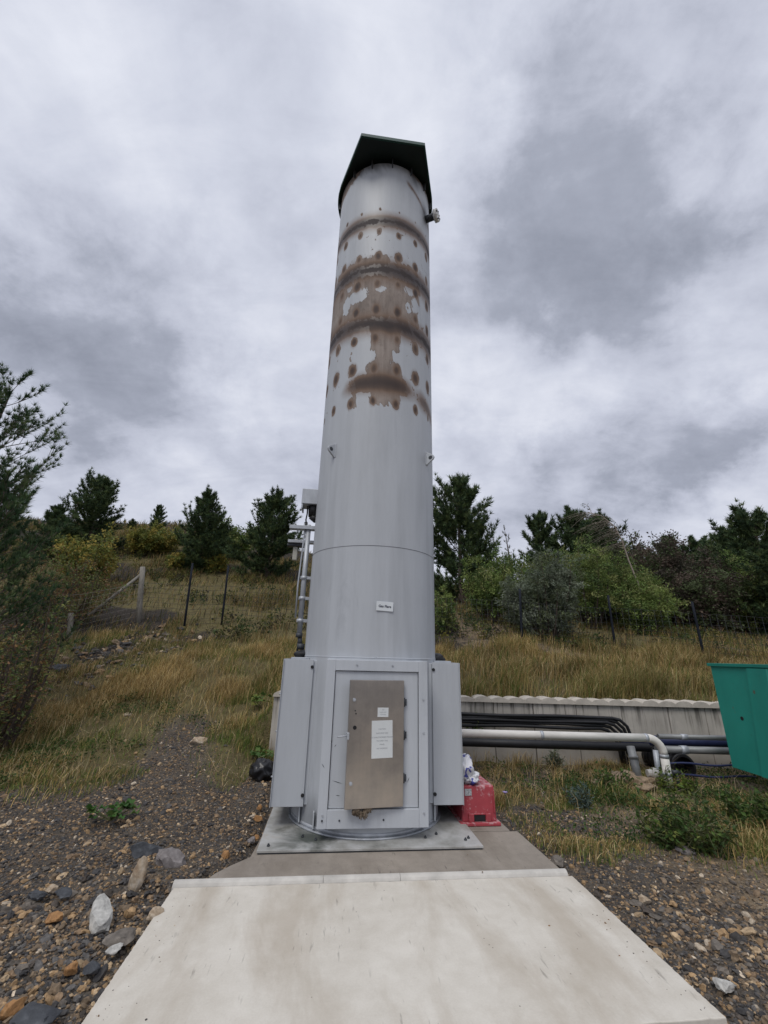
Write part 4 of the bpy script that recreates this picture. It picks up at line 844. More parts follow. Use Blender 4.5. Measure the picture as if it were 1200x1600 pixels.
RK = [(226, 1338, .135, 'rk_black', 'rounded blackish rock touching the grey rock on the left gravel', (1.05, .7, .62), .2, 0), (266, 1356, .135, 'rk_grey', 'pinkish grey boulder nearest the left corner of the pale slab', (1, .8, .72), .5, .2),
      (210, 1388, .125, 'rk_tan', 'upright tan and white pointed rock below the blackish rock', (.48, .4, 1.15), .3, .15), (153, 1446, .125, 'rk_white', 'white jagged rock, largest white one on the left gravel', (1.25, .55, .5), -1.0, .45),
      (190, 1470, .085, 'rk_brown', 'flat grey brown rock beside the white jagged rock', (1.1, .8, .45), .6, 0), (177, 1488, .045, 'rk_white', 'small white chip of rock below the flat grey brown rock', (1.1, .6, .6), .8, 0),
      (352, 1345, .062, 'rk_orange', 'orange rock sitting on the left end of the brown pad', (.7, .6, .95), .1, 0), (20, 1588, .055, 'rk_orange', 'orange lump of rock in the bottom left corner', (.9, .9, .9), .2, 0),
      (55, 1596, .10, 'rk_black', 'flat dark slate rock on the bottom edge left of the slab', (1.3, .9, .4), .2, 0), (83, 1440, .055, 'rk_orange', 'orange rock left of the large white jagged rock', (1, .8, .7), .4, 0),
      (57, 1402, .065, 'rk_black', 'dark grey stone left of the tan pointed rock', (1, .7, .5), .1, 0), (98, 1400, .07, 'rk_black', 'slaty flat stone between the dark stone and the tan pointed rock', (1.2, .7, .45), -.3, 0),
      (80, 1393, .04, 'rk_tan', 'small cream stone beside the slaty flat stone', (1, .8, .7), .2, 0), (240, 1436, .06, 'rk_tan', 'brownish cream stone against the left edge of the pale slab', (1.1, .7, .7), .9, 0),
      (402, 1283, .05, 'rk_orange', 'orange stone beside the left corner of the steel base plate', (1.1, .8, .7), .2, 0), (392, 1316, .045, 'rk_grey', 'pale grey stone by the front left corner of the base plate', (1, .8, .7), .3, 0),
      (405, 1268, .05, 'rk_orange', 'rusty orange stone under the left inlet box', (.8, .7, .9), .5, 0), (400, 1312, .035, 'rk_orange', 'little orange stone next to the pale grey stone by the base plate', (1, .8, .9), .5, 0),
      (110, 1520, .05, 'rk_orange', 'ochre stone midway between bottom left corner and slab', (.9, .8, .7), .5, 0), (140, 1518, .05, 'rk_black', 'dark blue grey stone close to the left slab edge', (1.1, .8, .7), .5, 0),
      (872, 1352, .07, 'rk_brown', 'brown stone at the back right corner of the brown pad', (1.1, .8, .7), .1, 0), (1007, 1410, .055, 'rk_tan', 'tan stone on the right gravel left of the leafy shrub', (1, .7, .6), .3, 0),
      (1132, 1545, .055, 'rk_white', 'pale stone beside the front right corner of the slab', (1.1, .7, .5), -.3, 0), (1072, 1332, .085, 'rk_grey', 'flat grey stone in the weeds at the right', (1.3, .7, .4), .1, 0), (1120, 1482, .05, 'rk_brown', 'brown stone on the gravel above the pale stone at right', (1, .8, .6), .1, 0),
      (311, 1162, .11, 'rk_tan', 'tan stone in the grass left of the inlet box', (1.2, .8, .7), .2, 0), (95, 1050, .24, 'rk_black', 'dark rock on the bank below the near pines', (1.1, .8, .7), .2, 0), (200, 1118, .07, 'rk_tan', 'pale stone at the edge of the left grass', (1.2, .8, .6), .2, 0)]
for i, (px, py, s, m, lab, sq, rz, tl) in enumerate(RK): rock(px, py, s, M[m], lab, seed=i, sq=sq, rz=rz, tilt=tl)
p = hit(409, 1218); b = MB(); b.blob((0, 0, .10), (.17, .15, .15), 4, .22, 2.4, 4); o = b.build('plastic_sack', simple('black_plastic', (.010, .010, .012), .32, 0, .3, 9), None, tuple(p)); tag(o, 'crumpled black plastic sack on the ground left of the inlet box', 'sack')

# ------------------------------------------------------------------ gravel: uncountable small stones, one object
ico = bmesh.new(); bmesh.ops.create_icosphere(ico, subdivisions=2, radius=1); ico.verts.ensure_lookup_table()
ICO_V = np.array([v.co[:] for v in ico.verts]); ICO_F = np.array([[v.index for v in f.verts] for f in ico.faces]); ico.free()
PAL = np.array([(.042, .044, .050), (.07, .072, .078), (.10, .095, .092), (.13, .105, .08), (.20, .145, .09), (.25, .18, .11), (.28, .225, .16), (.16, .12, .085), (.34, .31, .27), (.055, .05, .048)])
PALP = np.array([.17, .15, .13, .15, .075, .05, .07, .11, .03, .065])
def stones(name, P, size, rg, pal=PAL, pp=PALP):
    n = len(P); base = ICO_V[None] * (1 + .62 * (rg.random((n, 42, 1)) - .5))
    sq = np.stack([rg.uniform(.8, 1.35, n), rg.uniform(.6, 1.0, n), rg.uniform(.4, .8, n)], 1); base = base * sq[:, None]
    a = rg.uniform(0, 6.283, n); ca, sa = np.cos(a)[:, None], np.sin(a)[:, None]; tl = rg.normal(0, .4, n); ct, st = np.cos(tl)[:, None], np.sin(tl)[:, None]
    x, y, z = base[..., 0], base[..., 1], base[..., 2]; x, z = x * ct - z * st, x * st + z * ct; x, y = x * ca - y * sa, x * sa + y * ca
    V = np.stack([x, y, z], -1) * size[:, None, None] + P[:, None]; V[..., 2] += (size * .25)[:, None]
    F = (ICO_F[None] + (np.arange(n) * 42)[:, None, None]).reshape(-1, 3)
    c = pal[rg.choice(len(pal), n, p=pp / pp.sum())] * rg.uniform(.75, 1.25, (n, 1)); kx = .38 * sstep(2.0, 3.6, P[:, 0])[:, None]; c = c * (1 - kx) + kx * np.array([.25, .195, .14]) * rg.uniform(.6, 1.2, (n, 1)); C_ = np.repeat(c, 42, 0)
    return np_mesh(name, V.reshape(-1, 3), F, C_)
def scatter(n, x0, x1, y0, y1, dens, rg):
    out = []
    tot = 0
    for _ in range(60):
        x = rg.uniform(x0, x1, n); y = rg.uniform(y0, y1, n); k = rg.random(n) < dens(x, y); out.append(np.stack([x[k], y[k]], 1)); tot += k.sum()
        if tot >= n: break
    q = np.concatenate(out)[:n]; return np.column_stack([q, H(q[:, 0], q[:, 1])])
def off_pad(x, y, mg=.02):
    u, v = to_uv(x, y); return ~(((np.abs(u - .02) < 1.5 + mg) & (v > -2.86 - mg) & (v < -1.36)) | ((u > -1.0 - .28 * np.clip((-.95 - v) / .4, 0, 1) - mg * .3) & (u < 1.5 + mg) & (v >= -1.36) & (v < 1.4)))
def vis(x, y, mg=.8): return np.abs(x) < y * 1.0 + mg
gr = np.random.default_rng(21)
dg = lambda x, y: (off_pad(x, y) & vis(x, y) & ((x < -.9) | (x > 1.2))) * (1 - .93 * grass_mask(x, y)) * np.where(y < 8.5, 1, .25) * np.clip(2.6 / y, .12, 1) ** 1.5 * np.where(x > 0, .85, 1)
PAL *= 1.3; PAL *= np.array([1.08, 1.0, .89])
Pg = scatter(60000, -7, 5.5, 1.7, 11, dg, gr); sz = np.clip(gr.lognormal(-5.05, .55, len(Pg)), .003, .032)
# grit kicked up on to the concrete along its edges
ng = 90; eu = gr.choice([-1, 1], ng) * (1.46 - np.abs(gr.normal(0, .10, ng))) + .02; ev = gr.uniform(-2.8, -1.5, ng); fr_ = gr.random(ng) < .12; eu[fr_] = gr.uniform(-1.4, 1.4, fr_.sum()); ev[fr_] = gr.uniform(-2.8, -1.0, fr_.sum())
gx, gy_ = from_uv(eu, ev); Pg = np.concatenate([Pg, np.column_stack([gx, gy_, np.where(np.abs(ev + 1.42) < .06, .03, 0.0)])]); sz = np.concatenate([sz, np.clip(gr.lognormal(-6.0, .45, ng), .0015, .007)])
sz = sz * np.where((Pg[:, 1] < 3.7) & (np.abs(Pg[:, 0]) > 1.1) & (Pg[:, 2] < -.005), 1.3, 1.0)
bx_ = np.column_stack([gr.normal(-6.7, .7, 700), gr.normal(11.3, 1.1, 700)]); Pg = np.concatenate([Pg, np.column_stack([bx_, H(bx_[:, 0], bx_[:, 1])])]); sz = np.concatenate([sz, np.clip(gr.lognormal(-3.3, .5, 700), .012, .12)])
me = stones('gravel', Pg, sz, gr); o = link('gravel', me, M['stone']); tag(o, 'loose brown, ochre and slate gravel around the pads', 'gravel', kind='stuff')

# ------------------------------------------------------------------ grass (stuff)
def blades(name, P, h, wd, cols, rg, lean=.35, bend=.5, wind=(0.25, 0)):
    n = len(P); a = rg.uniform(0, 6.283, n); l = np.abs(rg.normal(0, lean, n)); d = np.stack([np.cos(a) * l + wind[0] * rg.random(n), np.sin(a) * l + wind[1], np.ones(n)], 1)
    d /= np.linalg.norm(d, axis=1)[:, None]; hv = np.stack([np.cos(a), np.sin(a), np.zeros(n)], 1)
    sd_ = np.stack([-np.sin(a + rg.normal(0, .8, n)), np.cos(a), np.zeros(n)], 1); sd_ /= np.linalg.norm(sd_, axis=1)[:, None]
    W = (wd / 2)[:, None] * sd_; mid = P + d * (h * .55)[:, None]; b2 = bend * rg.random(n)
    tip = P + d * h[:, None] + hv * (h * b2 * .6)[:, None] - np.array([0, 0, 1]) * (h * b2 * .35)[:, None]
    V = np.stack([P - W, P + W, mid - W * .8, mid + W * .8, tip], 1).reshape(-1, 3); i = (np.arange(n) * 5)[:, None]
    F = np.stack([i + [0, 1, 3], i + [0, 3, 2], i + [2, 3, 4]], 1).reshape(-1, 3)
    C_ = np.repeat(cols, 5, 0)
    return link(name, np_mesh(name, V, F, C_), M['grass'])
def pick(rg, n, pal, pp, var=.25):
    pal = np.array(pal); c = pal[rg.choice(len(pal), n, p=np.array(pp) / sum(pp))]; return c * rg.uniform(1 - var, 1 + var, (n, 1))
STRAW = [(.50, .375, .175), (.42, .295, .12), (.60, .48, .26), (.29, .195, .08), (.16, .115, .05)]
GREEN = [(.11, .165, .04), (.165, .215, .055), (.08, .115, .034), (.23, .23, .07), (.19, .165, .065)]
g1 = np.random.default_rng(31)
def clumpy(x, y, sc=1.4, lo=.42, hi=.56): return .10 + .90 * sstep(lo, hi, fbm(x * sc + 3, y * sc + 11, 3))
# tall dry grass on the bank between wall and fence
P = scatter(78000, -1.6, 15, 8.0, 12.6, lambda x, y: vis(x, y, .5) * clumpy(x, y), g1); n = len(P)
hh = g1.uniform(.16, .42, n) * (.30 + 1.25 * sstep(.32, .68, fbm(P[:, 0] * 1.5, P[:, 1] * 1.5, 3))); cc = pick(g1, n, STRAW + GREEN[:4], [3, 3, 1.6, 2.6, 1.6, 1.2, 1, 1.2, .8]); tt = fbm(P[:, 0] * .7 + 20, P[:, 1] * .7, 3)[:, None]; cc *= .45 + 1.05 * tt; low = (1 - sstep(8.2, 9.4, P[:, 1] + .8 * (tt[:, 0] - .5)))[:, None]; cc = cc * (1 - .28 * low) + low * .28 * pick(g1, n, GREEN, [1, 1, 1, 1, 1])
o = blades('dry_bank_grass', P, hh, g1.uniform(.006, .014, n), cc, g1, .28, .7); tag(o, 'tall dry straw coloured grass on the bank above the wall', 'grass', kind='stuff')
# left slope, mixed
P = scatter(85000, -13, -1.3, 5.0, 12.6, lambda x, y: vis(x, y, .6) * grass_mask(x, y) * clumpy(x, y, 1.3), g1); n = len(P)
gm = sstep(.45, .60, fbm(P[:, 0] * .55 + 5, P[:, 1] * .55 + 8, 3)); near = 1 - sstep(6.0, 9.0, P[:, 1]); isg = g1.random(n) < np.clip(.30 + .48 * gm + .42 * near, 0, .94)
cc = np.where(isg[:, None], pick(g1, n, GREEN, [3, 3, 2, 2, 1.2]), pick(g1, n, STRAW, [3, 3, 1.3, 2.5, 1.6])) * (.65 + .7 * fbm(P[:, 0] * .8, P[:, 1] * .8 + 9, 3)[:, None])
hh = np.where(isg, g1.uniform(.07, .22, n), g1.uniform(.14, .40, n)) * (.55 + .45 * sstep(6, 10, P[:, 1])) * (.6 + .7 * fbm(P[:, 0] * 1.1, P[:, 1] * 1.1, 2))
o = blades('slope_grass', P, hh, g1.uniform(.004, .010, n), cc, g1, .4, .7); tag(o, 'mixed green and dry grass on the slope left of the flare', 'grass', kind='stuff')
# right verge between pad and wall
P = scatter(44000, 1.2, 7.5, 4.0, 7.7, lambda x, y: off_pad(x, y, .05) * vis(x, y, .4) * grass_mask(x, y) * clumpy(x, y, 1.7), g1); n = len(P)
gm = sstep(.42, .58, fbm(P[:, 0] * .9 + 15, P[:, 1] * .9 + 8, 3)); isg = g1.random(n) < np.clip(.46 + .50 * gm + .12 * (P[:, 0] - 3) + .25 * (1 - sstep(4.6, 5.6, P[:, 1])), .1, .95)
cc = np.where(isg[:, None], pick(g1, n, GREEN, [3, 3, 2, 2, 1.5]), pick(g1, n, STRAW, [3, 3, 1.5, 2.5, 1.4]))
hh = np.where(isg, g1.uniform(.05, .20, n), g1.uniform(.10, .34, n)) * (.35 + .9 * sstep(.3, .7, fbm(P[:, 0] * 1.6, P[:, 1] * 1.6, 3))) * (.55 + .45 * sstep(4.8, 6.0, P[:, 1])) * (1 - .6 * np.exp(-(((P[:, 0] - 4.2) / 1.3) ** 4 + ((P[:, 1] - 7.0) / .9) ** 4)))
o = blades('verge_grass', P, hh, g1.uniform(.004, .008, n), cc, g1, .5, .9); tag(o, 'tangled green and straw grass between pad and wall', 'grass', kind='stuff')
P = scatter(9000, -9, 11, 5.2, 12.2, lambda x, y: off_pad(x, y, .05) * vis(x, y, .4) * grass_mask(x, y), g1); n = len(P); P[:, 2] += .02
o = blades('dead_stems', P, g1.uniform(.15, .45, n), g1.uniform(.003, .007, n), pick(g1, n, [(.52, .43, .27), (.36, .27, .15), (.22, .16, .09)], [1, 1.5, 1.5]), g1, 1.5, 1.2); tag(o, 'flattened dead grass stems lying through the turf', 'grass', kind='stuff')
# hill beyond the fence: sparse low growth
P = scatter(70000, -34, 34, 12.3, 34, lambda x, y: vis(x, y, 1) * grass_mask(x, y) * clumpy(x, y, .6, .40, .60) * np.clip(16 / y, .3, 1), g1); n = len(P)
cc = pick(g1, n, [(.29, .205, .095), (.21, .145, .065), (.36, .27, .13), (.10, .115, .035), (.15, .155, .045), (.07, .058, .038), (.07, .085, .03)], [2.2, 2.4, 1.0, 2.0, 1.6, 2, 1.5]) * (.6 + .75 * fbm(P[:, 0] * .35, P[:, 1] * .35 + 9, 3)[:, None])
o = blades('hill_grass', P, g1.uniform(.10, .36, n) * (1 + .02 * P[:, 1]), g1.uniform(.010, .024, n) * (P[:, 1] / 14), cc, g1, .45, .7); tag(o, 'sparse brown and olive growth on the hillside behind the fence', 'grass', kind='stuff')
# low leafy ground cover
def leaves_mesh(P, D, L, W, cols, rg):
    n = len(P); D = D / np.linalg.norm(D, axis=1)[:, None]; s_ = np.cross(D, rg.normal(size=(n, 3))); s_ /= np.linalg.norm(s_, axis=1)[:, None] + 1e-9; nn = np.cross(s_, D)
    a = P; b_ = P + D * (L * .5)[:, None] + s_ * (W * .5)[:, None] + nn * (L * .08)[:, None]; c_ = P + D * L[:, None] - nn * (L * .10)[:, None]; d_ = P + D * (L * .5)[:, None] - s_ * (W * .5)[:, None] + nn * (L * .08)[:, None]
    V = np.stack([a, b_, c_, d_], 1).reshape(-1, 3); i = (np.arange(n) * 4)[:, None]; F = np.concatenate([i + [0, 1, 2], i + [0, 2, 3]], 1).reshape(-1, 3); return V, F, np.repeat(cols, 4, 0)
def cover(name, Pn, k, h, L, cols, rg, label):
    P = np.repeat(Pn, k, 0); n = len(P); P = P + np.column_stack([rg.normal(0, .07, n), rg.normal(0, .07, n), rg.uniform(.0, h, n)])
    D = rg.normal(size=(n, 3)) + [0, 0, .5]; V, F, C_ = leaves_mesh(P, D, rg.uniform(.6, 1.3, n) * L, rg.uniform(.3, .7, n) * L, np.repeat(cols, k, 0) * rg.uniform(.7, 1.3, (n, 1)), rg)
    o = link(name, np_mesh(name, V, F, C_), M['leaf']); tag(o, label, 'weeds', kind='stuff')
P = scatter(330, 1.6, 6.5, 4.7, 7.6, lambda x, y: off_pad(x, y, .1) * grass_mask(x, y) * sstep(.5, .6, fbm(x * 1.1 + 4, y * 1.1, 3)), g1); cover('verge_weeds', P, 24, .12, .04, pick(g1, len(P), [(.045, .085, .022), (.07, .115, .03), (.10, .13, .035), (.035, .06, .02)], [3, 3, 1, 2]), g1, 'low green leafy weeds in the grass by the pipes')
P = scatter(260, -8, -1.4, 5.6, 9, lambda x, y: grass_mask(x, y) * sstep(.52, .62, fbm(x * .9 + 14, y * .9, 3)), g1); cover('slope_weeds', P, 22, .12, .045, pick(g1, len(P), [(.05, .085, .022), (.08, .115, .03), (.12, .10, .04)], [3, 2, 1]), g1, 'low green weeds among the grass left of the flare')
P = scatter(900, -20, 22, 12.4, 24, lambda x, y: vis(x, y, 1) * sstep(.5, .62, fbm(x * .5 + 4, y * .5, 3)), g1); cover('hill_weeds', P, 22, .30, .10, pick(g1, len(P), [(.045, .07, .022), (.09, .10, .03), (.14, .13, .03), (.05, .045, .025)], [3, 2, 1, 2]), g1, 'low scrub on the hillside behind the fence')

# ------------------------------------------------------------------ fences
def fence(name, pts, posts, label, rails=(), mat_post=None):
    """pts: list of ground points (Vector) along the fence; posts: list of (base, top, radius, material)"""
    root = empty(name, tuple(pts[0])); tag(root, label, 'fence'); O = Vector(pts[0])
    for (a, b_, r_, m_, nm) in posts:
        b = MB(); a = Vector(a) - O; c = Vector(b_) - O; d = (c - a)
        b.tube([a - d * .15, a + d * .3, a + d * .7, c], [r_, r_ * 1.02, r_ * .98, r_ * .95], 8 if r_ > .05 else 6); b.build(nm, m_, root)
    b = MB(); ht = 1.25
    for A, B in zip(pts, pts[1:]):
        A, B = Vector(A), Vector(B); L = (B - A).length; n = max(2, int(L / .16)); gnd = lambda t_: A.lerp(B, t_)
        top = lambda t_, z_: (lambda q: Vector((q.x, q.y, float(H(q.x, q.y)) + z_)) - O)(gnd(t_))
        st = [i / max(1, int(L / .8)) for i in range(int(L / .8) + 1)] if L > .8 else [0, 1]
        for z_ in (.05, .2, .35, .5, .65, .8, .95, 1.1, 1.25): b.tube([top(t_, z_) for t_ in st], .0042 if z_ < 1.2 else .0055, 3)
        for i in range(n): b.tube([top(i / n, .04), top(i / n, ht)], .0034, 3)
    b.build('wire_netting', M['dark_metal'] if name == 'wire_fence' else M['timber'], root)
    for (a, c, r_) in rails:
        b = MB(); b.tube([Vector(a) - O, Vector(c) - O], r_, 8); b.build('brace_rail', M['timber'], root)
def post_at(pxb, pyb, pxt, pyt):
    p = hit(pxb, pyb); q = at(pxt, pyt, p[1]); return Vector(p), Vector(q)
pst = simple('dark_post', (.012, .015, .022), .7, 0, .3, 8, spec=.15)
L1 = post_at(288, 978, 301, 880); L2 = post_at(346, 976, 357, 884); LC = post_at(216, 972, 223, 886); LB = post_at(108, 1000, 111, 958)
R0 = post_at(684, 996, 681, 905); R1 = post_at(816, 1008, 812, 920); R2 = post_at(962, 1016, 950, 930); R3 = post_at(1101, 1030, 1081, 940)
mid = post_at(452, 985, 455, 895); m2 = post_at(575, 990, 575, 900)
dirr = (R3[0] - R2[0]); R4 = (R3[0] + dirr, R3[1] + dirr)
fence('wire_fence', [LC[0], L1[0], L2[0], mid[0], m2[0], R0[0], R1[0], R2[0], R3[0], R4[0]], [(*q, .036, pst, 'fence_post') for q in (L1, L2, R1, R2, R3)], 'wire netting fence on dark leaning posts across the hillside')
# return fence coming toward the camera behind the large pine
e = Vector((LB[0].x - 2.6, LB[0].y - 1.6, 0)); e.z = float(H(e.x, e.y))
fence('timber_fence', [LC[0], LB[0], e], [(*LC, .085, M['timber'], 'corner_post'), (*LB, .07, M['timber'], 'fence_post')], 'short wire fence with pale timber corner post and sloping brace', rails=[(LC[1] - Vector((0, 0, .25)), Vector(at(138, 962, LC[0].y - .9)), .045)])

# ------------------------------------------------------------------ trees
def needles(P, D, n, L, W, spread, cols, rg):
    m = len(P); P2 = np.repeat(P, n, 0); D2 = np.repeat(D, n, 0); d = D2 + spread * rg.normal(size=(m * n, 3)); d /= np.linalg.norm(d, axis=1)[:, None]
    s_ = np.cross(d, rg.normal(size=(m * n, 3))); s_ /= np.linalg.norm(s_, axis=1)[:, None] + 1e-9
    LL = (L * rg.uniform(.6, 1.15, m * n))[:, None]; V = np.stack([P2 - s_ * W / 2, P2 + s_ * W / 2, P2 + d * LL + s_ * W * .15], 1).reshape(-1, 3)
    F = np.arange(m * n * 3).reshape(-1, 3); c = np.repeat(cols, n, 0) * rg.uniform(.7, 1.3, (m * n, 1)); return V, F, np.repeat(c, 3, 0)
class Tubes:
    def __init__(s): s.V = []; s.F = []; s.k = 0
    def add(s, pts, r0_, r1_, n=5):
        pts = np.asarray(pts, float); m = len(pts); d = np.gradient(pts, axis=0); d /= np.linalg.norm(d, axis=1)[:, None] + 1e-9
        a = np.cross(d, [.3, .2, .93]); a /= np.linalg.norm(a, axis=1)[:, None] + 1e-6; b_ = np.cross(d, a); rr = np.linspace(r0_, r1_, m)[:, None]
        ang = np.arange(n) * 2 * np.pi / n; V = pts[:, None] + rr[:, None] * (a[:, None] * np.cos(ang)[None, :, None] + b_[:, None] * np.sin(ang)[None, :, None])
        i = np.arange(m * n).reshape(m, n) + s.k; F = np.stack([i[:-1], np.roll(i[:-1], -1, 1), np.roll(i[1:], -1, 1), i[1:]], -1).reshape(-1, 4)
        s.V.append(V.reshape(-1, 3)); s.F.append(F); s.k += m * n
    def mesh(s, name): return np_mesh(name, np.concatenate(s.V), np.concatenate(s.F), smooth=True)
PINE = [(.055, .09, .04), (.075, .115, .046), (.042, .072, .036), (.10, .135, .05)]
def pine_mesh(h, spread, seed, whorls=13, per=6, nl=.16, nw=.02, nn=11, pw=.75, tip=.45, tip2=.25, jit=(.45, 1.3), bare=.06, pal=PINE, twigs=4, open_=0.0, leanx=0.0, asym=0.0, tstep=.16):
    rg = np.random.default_rng(seed); T = Tubes(); tz = np.linspace(0, 1, 10)
    axis = lambda t: np.array([leanx * h * max(t, 0) ** 1.4 + .03 * h * math.sin(3 * t + seed), .02 * h * math.sin(4 * t + 2 * seed), h * t])
    T.add([axis(t) for t in tz] if False else [axis(t) - (np.array([0, 0, .25]) if t == 0 else 0) for t in tz], .022 * h + .02, .006 * h ** .5, 7)
    TP, TD = [], []
    ts = list(np.linspace(bare, .95, whorls)) + [1.0]
    for w_, t in enumerate(ts):
        prof = (1 - t) ** pw * (.72 + .28 * min(1, t / .18)) ; ln0 = spread * (prof + .10)
        n = per if t < 1 else 2
        for k in range(n):
            if rg.random() < open_: continue
            az = rg.uniform(0, 6.283) if n > 2 else 0; ln = ln0 * rg.uniform(*jit) * (1 + asym * math.cos(az)); elv = R(8 + 45 * t + rg.normal(0, 10)); b0 = axis(t - .02 * rg.random())
            if t == 1.0: ln = .09 * h; elv = R(70)
            d = np.array([math.cos(az) * math.cos(elv), math.sin(az) * math.cos(elv), math.sin(elv)]); q = np.linspace(0, 1, 7)[:, None]; curve = q ** 2 * np.array([0, 0, ln * rg.uniform(.05, .35)]) + (q * (1 - q)) * rg.normal(0, .12, 3) * ln
            path = b0 + d * ln * q + curve; T.add(path, .006 * h ** .6 * (1.1 - t) + .006, .004, 4)
            def along(path, t0):
                L = np.linalg.norm(np.diff(path, axis=0), axis=1).sum(); m = max(2, int(L * (1 - t0) / tstep))
                for a in np.linspace(t0, 1, m):
                    i = min(len(path) - 2, int(a * (len(path) - 1))); f = a * (len(path) - 1) - i; p = path[i] * (1 - f) + path[i + 1] * f; dd = path[i + 1] - path[i]; dd = dd / (np.linalg.norm(dd) + 1e-9)
                    TP.append(p); TD.append(dd + np.array([0, 0, .35]))
            along(path, tip)
            for j in range(twigs):
                a = rg.uniform(.3, .95); i = min(5, int(a * 6)); p = path[i] + (path[i + 1] - path[i]) * (a * 6 - i); dd = path[i + 1] - path[i]; dd /= np.linalg.norm(dd) + 1e-9
                sd2 = np.cross(dd, [0, 0, 1]) * rg.choice([-1, 1]); td = dd * .7 + sd2 * rg.uniform(.4, 1.0) + np.array([0, 0, rg.uniform(.1, .7)]); td /= np.linalg.norm(td); tl = ln * rg.uniform(.18, .42) * (1.15 - .5 * a)
                tp = p + td * tl * np.linspace(0, 1, 4)[:, None] + np.linspace(0, 1, 4)[:, None] ** 2 * np.array([0, 0, .25 * tl]); T.add(tp, .006, .003, 3); along(tp, tip2)
    TP = np.array(TP); TD = np.array(TD); cols = pick(rg, len(TP), pal, np.ones(len(pal)), .2)
    V, F, C_ = needles(TP, TD, nn, nl, nw, .62, cols, rg)
    return T.mesh('trunk'), np_mesh('crown', V, F, C_)
def put_tree(name, base, meshes, mats, label, cat, group=None, rz=0.0, s=1.0):
    root = empty(name, tuple(base), rz); root.scale = (s, s, s) if not isinstance(s, tuple) else s; tag(root, label, cat, group)
    tr = bpy.data.objects.new('trunk', meshes[0]); cr = bpy.data.objects.new('crown', meshes[1])
    for o_, m_ in ((tr, mats[0]), (cr, mats[1])):
        COL.objects.link(o_); o_.parent = root
        if not o_.data.materials: o_.data.materials.append(m_)
    return root
def bush_mesh(h, rad, seed, pal, stems=9, nleaf=5200, L=.07, Wd=.035, droop=.0, lumps=16, up=.3, flat=0.0, lean=0.0, elong=1.0):
    rg = np.random.default_rng(seed); T = Tubes(); cent = []
    for k in range(stems):
        a = rg.uniform(0, 6.283); rr = rad * math.sqrt(rg.random()) * .9; e_ = np.array([math.cos(a) * rr * elong + lean * h, math.sin(a) * rr, h * rg.uniform(.55, .98) * (1 - .35 * (rr / rad) ** 2)]); q = np.linspace(0, 1, 7)[:, None]
        p0 = np.array([math.cos(a) * .12 * rad, math.sin(a) * .12 * rad, -.1]); path = p0 * (1 - q) + e_ * q + q * (1 - q) * np.array([math.cos(a), math.sin(a), .3]) * rad * .35 + q ** 2 * np.array([0, 0, -droop * h]); T.add(path, .012 * h ** .7 + .006, .004, 5)
        for t_ in np.linspace(.3, 1, 9):
            i = min(5, int(t_ * 6)); p = path[i] + (path[i + 1] - path[i]) * (t_ * 6 - i)
            for _ in range(2):
                dv = rg.normal(size=3) * [1, 1, .7] + [0, 0, up]; dv /= np.linalg.norm(dv); tl = rad * rg.uniform(.15, .42); tp = p + dv * tl * np.linspace(0, 1, 4)[:, None] + np.linspace(0, 1, 4)[:, None] ** 2 * np.array([0, 0, -droop * tl * 2]); T.add(tp, .006, .002, 3); cent.append(tp)
    cent = np.array(cent); m = len(cent); k = rg.integers(0, m, nleaf); f = rg.uniform(0.1, 1, nleaf); i = np.minimum(2, (f * 3).astype(int)); fr = (f * 3 - i)[:, None]
    P = cent[k, i] * (1 - fr) + cent[k, i + 1] * fr + rg.normal(0, .035 * rad + .02, (nleaf, 3)); P[:, 2] = np.maximum(P[:, 2], .02)
    D = (cent[k, i + 1] - cent[k, i]); D /= np.linalg.norm(D, axis=1)[:, None] + 1e-9; D = D + rg.normal(0, .7, (nleaf, 3)) + [0, 0, -.2 - droop]
    base = pick(rg, m, pal, np.ones(len(pal)), .25)[k]
    V, F, C_ = leaves_mesh(P, D, rg.uniform(.6, 1.3, nleaf) * L, rg.uniform(.6, 1.2, nleaf) * Wd, base * rg.uniform(.7, 1.3, (nleaf, 1)), rg)
    return T.mesh('trunk'), np_mesh('crown', V, F, C_)
BK, ND, LF = M['bark'], M['needle'], M['leaf']
PN = [pine_mesh(5.0, 1.65, s_, 15, 9, .24, .036, 16, tstep=.12, twigs=9, bare=.01, pw=.5, tip=.28, jit=(.4, 1.35)) for s_ in (1, 2, 3)] + [pine_mesh(5.0, 1.9, 9, 14, 9, .25, .037, 16, open_=.05, tstep=.12, twigs=9, pw=.42, bare=.01, tip=.28, jit=(.4, 1.35))]
def pine_px(px, ptop, variant, label, depth=None, pbase=None, wide=1.0, rz=0.0):
    if depth is None:
        g = hit(px, pbase)
    else:
        q = at(px, ptop, depth); g = np.array([q[0], depth, float(H(q[0], depth))])
    top = at(px, ptop, g[1]); s_ = max(.8, (top[2] - g[2])) / 5.3
    return put_tree('pine_tree', (g[0], g[1], g[2] - .05), PN[variant], (BK, ND), label, 'pine tree', 'pines on the hillside', rz, (s_ * wide, s_ * wide, s_))
pine_px(165, 752, 3, 'broad dark pine on the skyline left, right of the near pines', depth=22, wide=1.1, rz=.4)
pine_px(92, 792, 0, 'dark pine just behind the right edge of the near pines', depth=20, wide=1.3, rz=2.2)
pine_px(252, 790, 1, 'small distant pine between the broad pine and the tall narrow pine', depth=28, wide=1.0, rz=1.4)
pine_px(305, 771, 0, 'tall narrow pine standing above the two dark fence posts', pbase=893, wide=1.05, rz=.9)
pine_px(415, 780, 3, 'bushy pine just left of the instrument mast', pbase=902, wide=1.15, rz=3.0)
pine_px(445, 826, 1, 'low distant pine tip right behind the instrument mast', depth=30, wide=1.2, rz=3.9)
